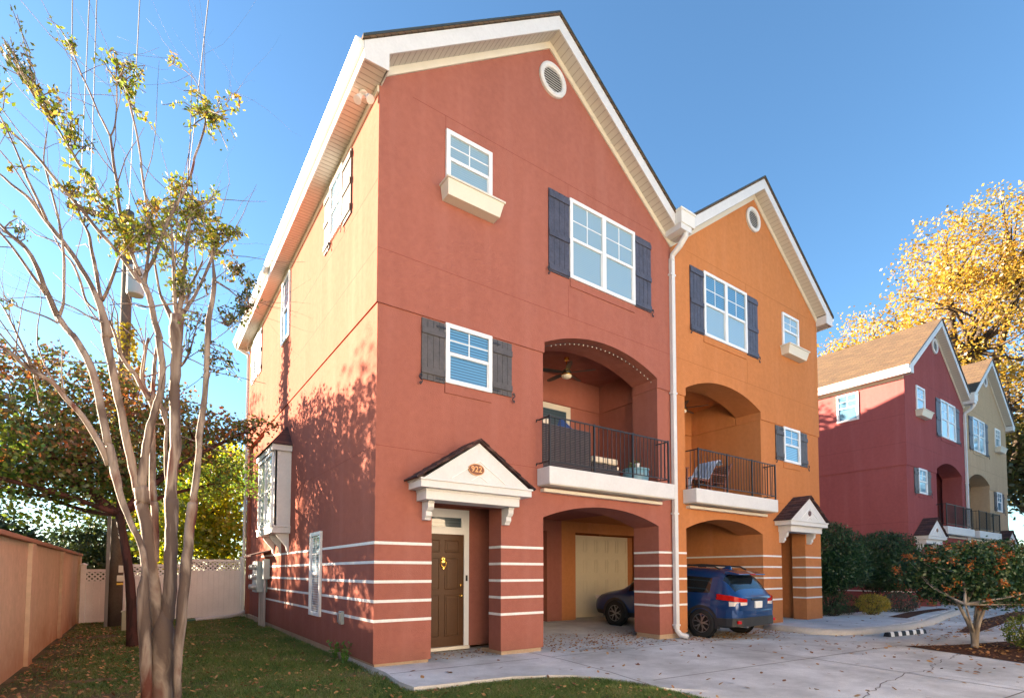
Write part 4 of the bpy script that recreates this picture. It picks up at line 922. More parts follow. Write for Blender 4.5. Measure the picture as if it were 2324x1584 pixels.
p = MB(); p.box(-.30, .30, -2.185, -2.13, .925, .955); p.build('hatch_garnish', M_PLAST, car, bevel=.006)
p = MB(); p.prism([(-1.70, 1.60), (-2.02, 1.535), (-2.04, 1.51), (-1.98, 1.50), (-1.66, 1.52)], 'x', -.62, .62); p.build('spoiler', M_BLUE, car, bevel=.012)
p = MB(); p.box(-.12, .12, -2.045, -2.03, 1.513, 1.53); p.build('stop_lamp', M_TAIL, car)
for sg in (-1, 1):
    p = MB(); p.tube([(sg*.60, -1.55, 1.62), (sg*.60, -1.40, 1.69), (sg*.60, -.3, 1.735), (sg*.59, .5, 1.68), (sg*.585, .62, 1.64)], .02, 8); p.box(sg*.61-.02, sg*.61+.02, -.42, -.2, 1.64, 1.72); p.build('roof_rail', M_PLAST, car, smooth=False)
p = MB(); p.add([(-.03, -1.50, 1.62), (.03, -1.50, 1.62), (.02, -1.25, 1.65), (-.02, -1.25, 1.65), (0, -1.47, 1.72), (0, -1.42, 1.72)], [(0, 1, 4), (1, 2, 5, 4), (2, 3, 5), (3, 0, 4, 5), (0, 1, 2, 3)]); p.build('antenna', M_BLUE, car)
p = MB(); p.tube([(-.05, -2.06, 1.10), (.18, -1.95, 1.18), (.42, -1.93, 1.16)], .01, 6); p.build('wiper', M_PLAST, car)
p = MB(); p.tube([(-.52, -2.2, .33), (-.52, -2.0, .33)], .035, 12); p.build('exhaust', M_ALLOY, car)
# front light
for sg in (-1, 1):
    p = MB(); p.prism([(sg*.50, .66), (sg*.74, .70), (sg*.76, .80), (sg*.55, .74)], 'y', 2.05, 2.30); p.build('headlight', M_CLEAR, car)
# ---------------------------------------------------------------- wheel stop, striped
q = thing('parking_stop', (12.7, -2.73, -.13), 'black parking stop with slanted white stripes lying on the driveway', 'parking stop')
A_ = Vector((11.9, -2.62, -.14)); B_ = Vector((13.6, -2.85, -.14)); d = (B_-A_); L_ = d.length; d.normalize(); s_ = Vector((-d.y, d.x, 0))
prof = [(-.075, 0), (-.055, .08), (-.035, .105), (.035, .105), (.055, .08), (.075, 0)]
m_ = MB(); m_.add([tuple(A_+d*t+s_*u+Vector((0, 0, v))) for t in (0, L_) for u, v in prof], [(i, i+1, i+7, i+6) for i in range(5)]+[(0, 1, 2, 3, 4, 5), (6, 7, 8, 9, 10, 11)]); m_.build('stop_body', plain('stop_rubber', (.012, .012, .016), .6), q, bevel=.008)
for k in range(5):
    t = .06+k*.335; m_ = MB(); e = .004
    vs = []
    for (u, v) in prof: 
        sh_ = (u+.075)*.9; k2 = 1+e/.075
        vs += [tuple(A_+d*(t+sh_)+s_*u*1.05+Vector((0, 0, v+e))), tuple(A_+d*(t+sh_+.15)+s_*u*1.05+Vector((0, 0, v+e)))]
    m_.add(vs, [(2*i, 2*i+1, 2*i+3, 2*i+2) for i in range(5)]); m_.build('stripe', M_WHITE2, q)
# ---------------------------------------------------------------- added, unseen row of houses behind the camera, bouncing warm sun onto the fronts
M_ROW = [stucco('stucco_cream', (.84, .78, .68), .05), stucco('stucco_buff', (.84, .76, .64), .05), stucco('stucco_peach', (.84, .75, .66), .05)]
YR = -16.5
for i, (x0, x1, lab) in enumerate(((-16, -1, 'added cream house bouncing sun onto the fronts, straight behind the camera'), (-.5, 14.5, 'added buff house bouncing sun onto the fronts, opposite the terracotta one'), (15, 30, 'added peach house bouncing sun onto the fronts, opposite the gap between the pairs'), (30.5, 46, 'added cream house bouncing sun onto the fronts, opposite the far pair'))):
    root = thing('reflector_house', ((x0+x1)/2, YR-6, 0), lab, 'house', 'added light-reflecting houses across the court')
    xm = (x0+x1)/2; q = MB(); q.prism([(x0, -.2), (x1, -.2), (x1, 6), (xm, 9.0), (x0, 6)], 'y', YR-12, YR); q.build('wall', M_ROW[i % 3], root)
    q = MB(); s_ = 3.0/(xm-x0); q.prism([(x0-.5, 6-.5*s_+.02), (xm, 9.02), (x1+.5, 6-.5*s_+.02), (x1+.5, 6-.5*s_+.2), (xm, 9.25), (x0-.5, 6-.5*s_+.2)], 'y', YR-12.4, YR+.4); q.build('roof', M_SHING, root)
    for wx in (2, 5.6, 9.4, 13):
        for wz in (1.0, 3.9):
            q = MB(); q.box(x0+wx-.6, x0+wx+.6, YR, YR+.05, wz, wz+1.4); w_ = q.build('window', M_FRAME, root)
            for a in (-.53, .03):
                q = MB(); q.box(x0+wx+a, x0+wx+a+.5, YR+.052, YR+.06, wz+.07, wz+1.33); q.build('pane', G_DARK, w_)
# ---------------------------------------------------------------- vegetation
def bark(name, c1, c2, c3=None, sc=6):
    m, t, b = base(name, c1, .75, spec=.25); g = nn(t, 'ShaderNodeNewGeometry'); mp = nn(t, 'ShaderNodeMapping'); mp.inputs['Scale'].default_value = (1, 1, .25); t.links.new(g.outputs['Position'], mp.inputs[0])
    n = nn(t, 'ShaderNodeTexNoise', Scale=sc, Detail=5., Distortion=.6); t.links.new(mp.outputs[0], n.inputs['Vector'])
    cr = nn(t, 'ShaderNodeValToRGB'); e = cr.color_ramp.elements; e[0].position = .45; e[0].color = c4(c1); e[1].position = .56; e[1].color = c4(c2)
    if c3: q = e.new(.68); q.color = c4(c3)
    t.links.new(n.outputs[0], cr.inputs[0]); t.links.new(cr.outputs[0], b.inputs['Base Color']); bump(t, b, 22, .35, .02); return m
M_CRAPE = bark('crape_bark', (.12, .085, .07), (.31, .245, .20), (.13, .045, .032), 5); M_REDB = bark('red_bark', (.03, .013, .010), (.07, .025, .020)); M_DARKB = bark('dark_bark', (.04, .03, .025), (.10, .075, .055)); M_PALEB = bark('pale_bark', (.22, .18, .14), (.38, .32, .26))
LIMBS = [[[-2.847,-1.096,-0.139,0.0515],[-2.864,-1.1,0.09,0.0515],[-2.89,-1.119,0.618,0.0549],[-2.926,-1.128,1.125,0.0562],[-2.921,-1.154,1.44,0.0397],[-2.964,-1.143,1.713,0.0356],[-3.06,-1.092,1.945,0.0356],[-3.145,-1.049,2.191,0.0376],[-3.202,-1.027,2.451,0.0488],[-3.26,-1.008,2.755,0.0427],[-3.27,-1.001,2.755,0.0457],[-3.339,-0.978,3.119,0.0457],[-3.397,-0.958,3.422,0.0426],[-3.483,-0.915,3.664,0.0426],[-3.587,-0.856,3.869,0.0365],[-3.628,-0.831,3.915,0.0334],[-3.732,-0.769,4.072,0.0365]],[[-3.732,-0.769,4.072,0.0353],[-3.847,-0.8,4.357,0.0288],[-3.922,-0.829,4.563,0.0249],[-4.014,-0.831,4.711,0.0212],[-4.105,-0.812,4.783,0.0163],[-4.195,-0.8,4.875,0.0128],[-4.3,-0.787,4.983,0.008]],[[-3.732,-0.769,4.072,0.0243],[-3.694,-0.776,4.23,0.0171],[-3.701,-0.741,4.494,0.016],[-3.712,-0.702,4.761,0.0148],[-3.757,-0.634,5.087,0.0137],[-3.822,-0.555,5.39,0.0126],[-3.911,-0.452,5.754,0.0101],[-3.945,-0.408,5.934,0.0089],[-3.929,-0.385,6.263,0.0064]],[[-3.829,-0.773,4.276,0.0229],[-3.963,-0.823,4.467,0.0153],[-4.083,-0.875,4.639,0.0139],[-4.174,-0.904,4.743,0.0114],[-4.254,-0.934,4.836,0.0079]],[[-3.265,-0.989,2.561,0.0366],[-3.336,-1.021,2.742,0.0362],[-3.492,-1.048,3.013,0.0308],[-3.623,-1.048,3.168,0.0281],[-3.724,-1.054,3.3,0.0255],[-3.832,-1.039,3.363,0.0252],[-3.947,-1.024,3.434,0.0204],[-4.033,-1.027,3.528,0.018],[-4.118,-1.018,3.579,0.0156],[-4.234,-1.003,3.634,0.0111]],[[-3.901,-0.922,3.466,0.0197],[-3.986,-0.855,3.682,0.014],[-4.06,-0.796,3.863,0.0105],[-4.092,-0.771,3.933,0.0093],[-4.134,-0.738,4.03,0.0082],[-4.186,-0.697,4.127,0.0059]],[[-2.716,-1.001,-0.195,0.1411],[-2.723,-1.01,0.053,0.1341],[-2.734,-1.025,0.454,0.127],[-2.742,-1.035,0.736,0.1235],[-2.744,-1.043,0.905,0.1129]],[[-2.767,-1.022,0.806,0.0776],[-2.822,-0.988,1.158,0.0636],[-2.866,-0.963,1.511,0.0581],[-2.91,-0.938,1.866,0.0603],[-2.971,-0.9,2.179,0.064],[-2.959,-0.908,2.176,0.0698],[-2.984,-0.893,2.342,0.0699]],[[-2.999,-0.881,2.304,0.0508],[-3.056,-0.866,2.556,0.0469],[-3.123,-0.851,2.87,0.0443],[-3.183,-0.84,3.182,0.0442],[-3.242,-0.83,3.494,0.0454],[-3.29,-0.822,3.742,0.0472],[-3.337,-0.813,3.977,0.049],[-3.316,-0.828,3.961,0.0503],[-3.369,-0.818,4.22,0.0439],[-3.456,-0.78,4.453,0.0301],[-3.564,-0.729,4.672,0.0281],[-3.691,-0.663,4.891,0.0281],[-3.828,-0.589,5.084,0.0262],[-3.954,-0.522,5.277,0.0224],[-4.058,-0.466,5.421,0.0186],[-4.192,-0.387,5.539,0.0149],[-4.295,-0.328,5.646,0.0124],[-4.448,-0.236,5.751,0.0087]],[[-3.875,-0.607,5.158,0.0186],[-4.001,-0.63,5.447,0.0146],[-4.086,-0.642,5.628,0.0121],[-4.029,-0.708,5.497,0.0108],[-4.13,-0.742,5.761,0.0095],[-4.202,-0.759,5.923,0.0082],[-4.237,-0.766,5.997,0.007]],[[-3.377,-0.786,4.282,0.0214],[-3.412,-0.701,4.502,0.0229],[-3.456,-0.597,4.772,0.0219],[-3.498,-0.507,5.002,0.0195],[-3.541,-0.416,5.235,0.0171],[-3.615,-0.314,5.412,0.0133]],[[-3.373,-0.792,4.345,0.0189],[-3.312,-0.928,4.47,0.0174],[-3.252,-1.088,4.631,0.0147],[-3.222,-1.164,4.704,0.0109]],[[-3.422,-0.752,4.244,0.0151],[-3.521,-0.65,4.361,0.0139],[-3.583,-0.562,4.602,0.0141],[-3.668,-0.459,4.833,0.0129],[-3.759,-0.362,4.968,0.0104],[-3.855,-0.254,5.176,0.0078]],[[-2.978,-0.895,2.304,0.0508],[-2.956,-0.904,2.626,0.0485],[-2.931,-0.916,2.885,0.0473],[-2.895,-0.936,3.106,0.0449],[-2.858,-0.959,3.276,0.0424],[-2.825,-0.978,3.447,0.0399],[-2.825,-0.972,3.737,0.04],[-2.866,-0.937,4.028,0.0421],[-2.855,-0.943,4.013,0.0402],[-2.903,-0.905,4.213,0.0376],[-2.957,-0.861,4.481,0.0358],[-3.015,-0.817,4.643,0.0391]],[[-3.015,-0.817,4.643,0.0326],[-3.085,-0.755,4.756,0.0261],[-3.102,-0.733,4.895,0.0236],[-3.15,-0.685,5.064,0.021],[-3.197,-0.639,5.219,0.0224],[-3.235,-0.6,5.389,0.0225],[-3.261,-0.571,5.532,0.0212],[-3.302,-0.522,5.818,0.02],[-3.285,-0.528,5.797,0.0173],[-3.333,-0.474,6.086,0.0174],[-3.379,-0.416,6.452,0.0162]],[[-3.379,-0.416,6.452,0.0135],[-3.462,-0.327,6.67,0.0122],[-3.499,-0.289,6.758,0.0109],[-3.599,-0.178,7.058,0.0103],[-3.688,-0.084,7.298,0.0096],[-3.765,0.002,7.54,0.009],[-3.831,0.075,7.751,0.0077]],[[-3.379,-0.416,6.452,0.0108],[-3.338,-0.47,6.574,0.0101],[-3.326,-0.537,6.879,0.0087],[-3.348,-0.61,7.336,0.006]],[[-3.01,-0.821,4.669,0.0326],[-2.992,-0.808,4.789,0.0249],[-2.931,-0.81,4.957,0.0237],[-2.872,-0.797,5.203,0.024],[-2.811,-0.785,5.453,0.0242],[-2.748,-0.787,5.644,0.0203],[-2.662,-0.798,5.856,0.0177],[-2.603,-0.792,6.084,0.0165],[-2.571,-0.779,6.264,0.0152],[-2.566,-0.766,6.349,0.0153],[-2.522,-0.764,6.516,0.014],[-2.472,-0.75,6.768,0.0127],[-2.456,-0.727,6.954,0.0099]],[[-3.021,-0.813,4.656,0.0313],[-3.086,-0.792,4.698,0.026],[-3.184,-0.778,4.844,0.022],[-3.313,-0.755,5.008,0.0205],[-3.429,-0.73,5.135,0.0216],[-3.564,-0.707,5.304,0.0214],[-3.687,-0.684,5.447,0.02],[-3.817,-0.661,5.598,0.0186],[-3.916,-0.649,5.727,0.016],[-3.984,-0.637,5.803,0.0147],[-4.128,-0.607,5.943,0.0121],[-4.269,-0.575,6.058,0.0096],[-4.38,-0.551,6.155,0.0072]],[[-3.044,-0.801,4.734,0.0222],[-3.146,-0.765,4.984,0.0195],[-3.237,-0.732,5.195,0.0169],[-3.326,-0.697,5.379,0.0155],[-3.425,-0.655,5.563,0.0155],[-3.524,-0.612,5.733,0.0142],[-3.643,-0.556,5.914,0.0128],[-3.741,-0.516,6.104,0.0128],[-3.849,-0.471,6.308,0.014],[-3.966,-0.417,6.486,0.014],[-4.115,-0.351,6.722,0.0127],[-4.251,-0.287,6.92,0.0114],[-4.357,-0.242,7.107,0.0088],[-4.419,-0.216,7.223,0.0063]],[[-2.997,-0.837,4.786,0.0196],[-2.979,-0.82,5.097,0.0171],[-2.98,-0.794,5.354,0.0158],[-3.013,-0.748,5.599,0.0146],[-3.047,-0.701,5.847,0.0133],[-3.081,-0.652,6.111,0.0134],[-3.076,-0.654,6.123,0.0121],[-3.13,-0.582,6.495,0.0122],[-3.214,-0.487,6.902,0.0116],[-3.291,-0.4,7.254,0.0096]],[[-2.731,-1.022,0.804,0.0779],[-2.696,-1.036,1.043,0.0675],[-2.692,-1.016,1.584,0.063],[-2.688,-1.004,1.944,0.0647],[-2.697,-0.986,2.22,0.0686],[-2.701,-0.979,2.189,0.0645],[-2.706,-0.968,2.384,0.0543],[-2.688,-0.97,2.647,0.0545],[-2.675,-0.968,2.911,0.0547],[-2.693,-0.941,3.312,0.0524],[-2.695,-0.927,3.648,0.0526],[-2.69,-0.921,3.919,0.058],[-2.696,-0.911,4.066,0.0694],[-2.697,-0.901,4.34,0.0663]],[[-2.716,-0.882,4.234,0.0398],[-2.784,-0.782,4.432,0.0334],[-2.853,-0.685,4.617,0.0175],[-2.891,-0.605,4.849,0.0163],[-2.918,-0.54,5.053,0.0123]],[[-2.686,-0.909,4.34,0.0365],[-2.657,-0.886,4.563,0.0307],[-2.649,-0.85,4.787,0.0283],[-2.63,-0.822,5.015,0.0244],[-2.61,-0.781,5.323,0.0233],[-2.585,-0.743,5.637,0.018],[-2.574,-0.707,5.891,0.0111]],[[-2.675,-0.915,4.301,0.0332],[-2.603,-0.887,4.455,0.0302],[-2.53,-0.856,4.629,0.0217],[-2.461,-0.812,4.838,0.0193],[-2.39,-0.757,5.087,0.0182],[-2.341,-0.699,5.321,0.0142],[-2.297,-0.639,5.56,0.0086]],[[-2.614,-0.967,4.473,0.0172],[-2.566,-0.821,4.758,0.0163],[-2.506,-0.733,4.959,0.0153],[-2.443,-0.637,5.185,0.0127]],[[-2.696,-0.899,4.301,0.0292],[-2.724,-0.947,4.516,0.0237],[-2.746,-1.023,4.809,0.0195],[-2.77,-1.101,5.107,0.0155],[-2.785,-1.134,5.242,0.0103]],[[-2.714,-0.778,2.343,0.0265],[-2.748,-0.764,2.541,0.0225],[-2.761,-0.774,2.872,0.0225],[-2.755,-0.789,3.071,0.0265],[-2.798,-0.769,3.243,0.0305],[-2.856,-0.736,3.402,0.0265]],[[-2.591,-1.214,-0.152,0.0451],[-2.597,-1.215,0.076,0.043],[-2.604,-1.215,0.357,0.0459],[-2.6,-1.223,0.675,0.0501],[-2.581,-1.243,1.022,0.053],[-2.565,-1.261,1.413,0.0531],[-2.543,-1.284,1.791,0.0504],[-2.517,-1.309,2.142,0.0505],[-2.513,-1.312,2.167,0.047],[-2.488,-1.336,2.482,0.0408],[-2.476,-1.351,2.798,0.0377],[-2.47,-1.358,2.988,0.0428],[-2.445,-1.381,3.242,0.0353],[-2.432,-1.396,3.56,0.0328],[-2.43,-1.404,3.879,0.0354],[-2.425,-1.409,3.954,0.0392],[-2.426,-1.412,4.146,0.0355],[-2.399,-1.435,4.339,0.0292],[-2.384,-1.45,4.558,0.0279],[-2.395,-1.445,4.725,0.0178],[-2.402,-1.442,4.828,0.0089]],[[-2.38,-1.504,4.56,0.0151],[-2.28,-1.511,4.524,0.0089],[-2.141,-1.51,4.437,0.0064],[-2.01,-1.508,4.345,0.0052]],[[-2.818,-0.844,1.557,0.0362],[-2.837,-0.809,1.951,0.0423],[-2.852,-0.785,2.201,0.0453],[-2.863,-0.776,2.198,0.0444],[-2.879,-0.744,2.596,0.0394],[-2.887,-0.718,2.999,0.0317],[-2.884,-0.708,3.243,0.0199]],[[-2.897,-0.821,3.239,0.0196],[-2.932,-0.763,3.38,0.0288],[-2.967,-0.718,3.466,0.0263],[-3.001,-0.658,3.624,0.0265],[-2.988,-0.612,3.885,0.0214],[-2.956,-0.584,4.122,0.0162]],[[-2.932,-0.802,3.343,0.0261],[-3.01,-0.777,3.493,0.0286],[-3.067,-0.763,3.617,0.0285],[-3.138,-0.733,3.703,0.0272],[-3.21,-0.712,3.851,0.0219],[-3.256,-0.714,4.035,0.0167],[-3.312,-0.704,4.181,0.0115]],[[-2.899,-0.824,3.317,0.0261],[-2.894,-0.618,3.673,0.0256],[-2.882,-0.466,3.96,0.0207],[-2.873,-0.396,4.099,0.0167]],[[-2.681,-0.879,3.734,0.0199],[-2.619,-0.964,3.787,0.0158],[-2.572,-1.059,3.9,0.0118],[-2.538,-1.164,4.057,0.0078],[-2.506,-1.274,4.22,0.0051]],[[-2.701,-0.906,4.473,0.0133],[-2.854,-0.912,4.404,0.0104],[-2.981,-0.92,4.343,0.0116],[-3.146,-0.939,4.325,0.0063],[-3.304,-0.958,4.25,0.005]],[[-2.722,-0.89,4.466,0.0106],[-2.562,-0.832,4.56,0.0081],[-2.395,-0.768,4.723,0.0056]],[[-2.678,-0.919,4.42,0.0106],[-2.505,-1.081,4.336,0.0079],[-2.356,-1.222,4.254,0.0059],[-2.229,-1.343,4.162,0.0039]],[[-3.73,-0.767,4.011,0.0134],[-3.84,-0.775,4.051,0.0096],[-4.0,-0.781,4.075,0.0083],[-4.12,-0.796,4.116,0.007],[-4.203,-0.809,4.145,0.0052]],[[-3.36,-0.909,4.071,0.0124],[-3.482,-0.844,4.125,0.0099],[-3.603,-0.783,4.203,0.0086],[-3.813,-0.671,4.288,0.0074],[-3.961,-0.589,4.297,0.0055],[-4.174,-0.468,4.266,0.0036]],[[-2.462,-0.722,6.94,0.0071],[-2.545,-0.635,7.362,0.0057],[-2.665,-0.531,7.555,0.005],[-2.759,-0.451,7.626,0.0043],[-2.878,-0.351,7.729,0.0036]],[[-2.456,-0.726,6.94,0.0064],[-2.476,-0.73,7.265,0.0042],[-2.488,-0.746,7.703,0.0028]],[[-2.456,-0.726,6.926,0.0064],[-2.313,-0.754,7.084,0.0043],[-2.143,-0.77,7.388,0.0036],[-2.093,-0.769,7.507,0.0022]],[[-2.579,-0.69,5.641,0.007],[-2.476,-0.714,5.798,0.0049],[-2.361,-0.74,5.991,0.0035]],[[-2.322,-0.613,5.416,0.0065],[-2.179,-0.667,5.545,0.0051],[-1.971,-0.75,5.638,0.0036]],[[-2.361,-1.16,4.738,0.0066],[-2.203,-1.18,4.918,0.004],[-2.106,-1.187,4.865,0.0034],[-2.002,-1.168,4.74,0.0034]]]
LIMBS = [[[a, b_, c, r*(1 if r > .05 else .84)] for a, b_, c, r in l] for l in LIMBS]
LIMBS[6][-2][3] = .118; LIMBS[6][-1][3] = .075; LIMBS[6].append([-2.746, -1.05, 1.02, .02])
CLUS = [[-2.47,-0.72,6.98,0.24,85,0],[-2.56,-0.66,7.07,0.17,30,0],[-2.32,-0.7,6.93,0.16,30,0],[-2.25,-0.76,7.18,0.16,22,0],[-2.81,-0.4,7.71,0.1,14,0],[-3.2,-0.58,7.19,0.16,50,0],[-3.25,-0.54,6.96,0.18,40,0],[-3.09,-0.53,7.01,0.1,16,0],[-3.4,-0.56,7.16,0.12,26,0],[-2.66,-0.77,5.96,0.16,26,0],[-3.8,0.05,7.77,0.11,26,0],[-4.04,0.09,7.83,0.1,9,0],[-4.14,-1.0,6.83,0.1,14,1],[-4.2,-0.83,6.7,0.14,60,1],[-4.09,-0.9,6.52,0.08,26,1],[-4.22,-0.8,6.37,0.11,16,0],[-3.97,-0.62,6.55,0.14,30,0],[-3.89,-0.67,6.38,0.11,26,0],[-3.77,-0.75,6.43,0.09,18,0],[-3.71,-0.78,6.24,0.15,34,0],[-3.58,-0.63,6.17,0.1,18,1],[-3.64,-0.83,6.24,0.11,16,0],[-4.13,-0.71,5.87,0.07,6,0],[-3.59,-0.71,5.66,0.2,40,0],[-4.06,-0.62,5.56,0.09,12,0],[-3.59,-0.71,5.54,0.16,55,0],[-3.45,-0.8,5.41,0.14,45,0],[-3.34,-0.74,5.24,0.15,55,0],[-3.21,-0.82,5.04,0.14,45,0],[-3.05,-0.7,5.21,0.19,70,0],[-2.92,-0.69,5.55,0.16,60,0],[-3.54,-0.49,5.41,0.16,40,2],[-2.81,-0.65,5.77,0.18,50,0],[-2.71,-0.74,5.89,0.14,38,0],[-2.84,-0.62,5.56,0.16,60,0],[-2.63,-0.66,5.71,0.18,80,0],[-2.48,-0.76,5.7,0.15,70,0],[-2.47,-0.76,5.49,0.18,90,0],[-2.35,-0.72,5.5,0.17,80,0],[-2.35,-0.71,5.3,0.16,60,0],[-2.21,-0.7,5.53,0.1,26,0],[-2.09,-0.78,5.55,0.11,22,0],[-2.26,-0.79,5.68,0.08,18,0],[-2.39,-0.84,5.91,0.1,16,0],[-2.74,-0.8,5.28,0.18,60,0],[-2.76,-0.89,4.94,0.16,60,0],[-2.71,-0.92,4.74,0.15,55,0],[-2.64,-0.96,4.57,0.15,50,1],[-3.03,-0.71,5.16,0.19,60,0],[-3.13,-0.76,4.99,0.14,40,0],[-2.98,-0.63,5.39,0.15,50,0],[-3.18,-0.62,5.4,0.12,30,0],[-2.12,-1.22,4.93,0.12,34,1],[-2.07,-1.24,4.74,0.12,44,1],[-2.22,-1.14,4.9,0.08,16,0],[-2.18,-1.39,4.33,0.13,45,1],[-2.09,-1.46,4.37,0.09,26,1],[-2.16,-1.4,4.2,0.1,26,1],[-2.03,-1.51,4.53,0.08,18,1],[-2.57,-1.11,4.23,0.12,26,1],[-2.45,-0.85,4.78,0.14,18,1],[-2.31,-1.27,3.84,0.12,28,1],[-2.22,-1.33,3.67,0.12,26,1],[-2.28,-1.28,3.6,0.08,16,1],[-2.56,-1.09,3.89,0.08,18,2],[-4.05,-0.83,4.79,0.11,18,2],[-4.0,-0.76,5.0,0.06,10,1],[-4.11,-0.87,4.03,0.07,14,2],[-3.88,-0.62,3.16,0.01,1,2]]
L_MIX = leaf('crape_leaf', [(.035, .08, .010), (.10, .18, .015), (.22, .27, .02), (.36, .28, .03), (.40, .15, .03)], .45, 2.5)
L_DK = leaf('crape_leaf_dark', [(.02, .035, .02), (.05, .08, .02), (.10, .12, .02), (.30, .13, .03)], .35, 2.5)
L_RD = leaf('crape_leaf_red', [(.30, .04, .02), (.45, .08, .02), (.40, .16, .03)], .4, 2.5)
ct = thing('crape_myrtle', (-2.72, -1.0, -.15), 'tall multi-stemmed crape myrtle with smooth pale bark and few leaves, nearest the camera', 'tree')
def smooth_path(l, k=3):
    out = []
    n = len(l)
    for i in range(n-1):
        p0, p1, p2, p3 = [np.array(l[max(0, min(n-1, j))]) for j in (i-1, i, i+1, i+2)]
        for s_ in range(k):
            t = s_/k; out.append(.5*((2*p1)+(-p0+p2)*t+(2*p0-5*p1+4*p2-p3)*t*t+(-p0+3*p1-3*p2+p3)*t**3))
    out.append(np.array(l[-1])); return out
tm = MB()
for l in LIMBS:
    P_ = smooth_path(l)
    if abs(P_[0][3]) > .025: 
        d = P_[0][:3]-P_[1][:3]; P_[0][:3] += d/np.linalg.norm(d)*.03
    tm.tube([tuple(p[:3]+(np.array([0, 0, 0]) if p[3] < .012 else RNG.normal(size=3)*p[3]*.06)) for p in P_], [max(.002, p[3]*RNG.uniform(.95, 1.06)) for p in P_], 10 if l[0][3] > .03 else 6)
for k in range(95):     # fine side shoots
    l = LIMBS[RNG.integers(1, len(LIMBS))]; P_ = smooth_path(l); i = RNG.integers(len(P_)//3, len(P_)); p = P_[i]
    if p[2] < 2.6 or p[3] > .06: continue
    d = P_[min(i+1, len(P_)-1)][:3]-P_[max(i-1, 0)][:3]; d = d/(np.linalg.norm(d)+1e-6); q0 = p[:3]; L_ = RNG.uniform(.4, 1.3); dr_ = d*.75+RNG.normal(size=3)*.45; pth = [q0]
    for j in range(5): dr_ = dr_/np.linalg.norm(dr_)+RNG.normal(size=3)*.13+np.array([0, 0, .06]); pth.append(pth[-1]+dr_*L_/5)
    r0_ = min(p[3]*.45, .009); tm.tube([tuple(a) for a in pth], [r0_*(1-.14*j) for j in range(6)], 5)
for k in range(110):     # fine side shoots
    l = LIMBS[RNG.integers(1, len(LIMBS))]; P_ = smooth_path(l); i = RNG.integers(len(P_)//3, len(P_)); p = P_[i]
    if p[2] < 2.6 or p[3] > .06: continue
    d = P_[min(i+1, len(P_)-1)][:3]-P_[max(i-1, 0)][:3]; d = d/(np.linalg.norm(d)+1e-6); q0 = p[:3]; L_ = RNG.uniform(.4, 1.3); dr_ = d*.75+RNG.normal(size=3)*.45; pth = [q0]
    for j in range(5): dr_ = dr_/np.linalg.norm(dr_)+RNG.normal(size=3)*.13+np.array([0, 0, .06]); pth.append(pth[-1]+dr_*L_/5)
    r0_ = min(p[3]*.45, .009); tm.tube([tuple(a) for a in pth], [r0_*(1-.14*j) for j in range(6)], 5)
tw = tm; sets = {0: [], 1: [], 2: []}; AL = np.array([p[:3] for l in LIMBS for p in smooth_path(l) if p[3] < .09])
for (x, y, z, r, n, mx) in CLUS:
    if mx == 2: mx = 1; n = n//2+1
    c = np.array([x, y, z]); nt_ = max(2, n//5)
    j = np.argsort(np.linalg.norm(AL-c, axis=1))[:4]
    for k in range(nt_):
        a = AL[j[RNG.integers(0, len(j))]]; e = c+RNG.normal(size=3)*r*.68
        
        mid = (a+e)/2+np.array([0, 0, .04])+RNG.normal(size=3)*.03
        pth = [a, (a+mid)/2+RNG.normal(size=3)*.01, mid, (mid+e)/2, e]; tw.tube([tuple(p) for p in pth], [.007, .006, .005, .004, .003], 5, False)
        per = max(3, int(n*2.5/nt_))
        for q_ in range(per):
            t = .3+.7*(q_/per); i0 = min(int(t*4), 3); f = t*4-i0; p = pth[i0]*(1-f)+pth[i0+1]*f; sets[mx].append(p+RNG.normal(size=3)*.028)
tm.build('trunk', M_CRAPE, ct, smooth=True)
quads('crown', leaves(np.array(sets[0]), .06, .5, .2), L_MIX, ct); quads('crown', leaves(np.array(sets[1]), .052, .5, .3), L_DK, ct)
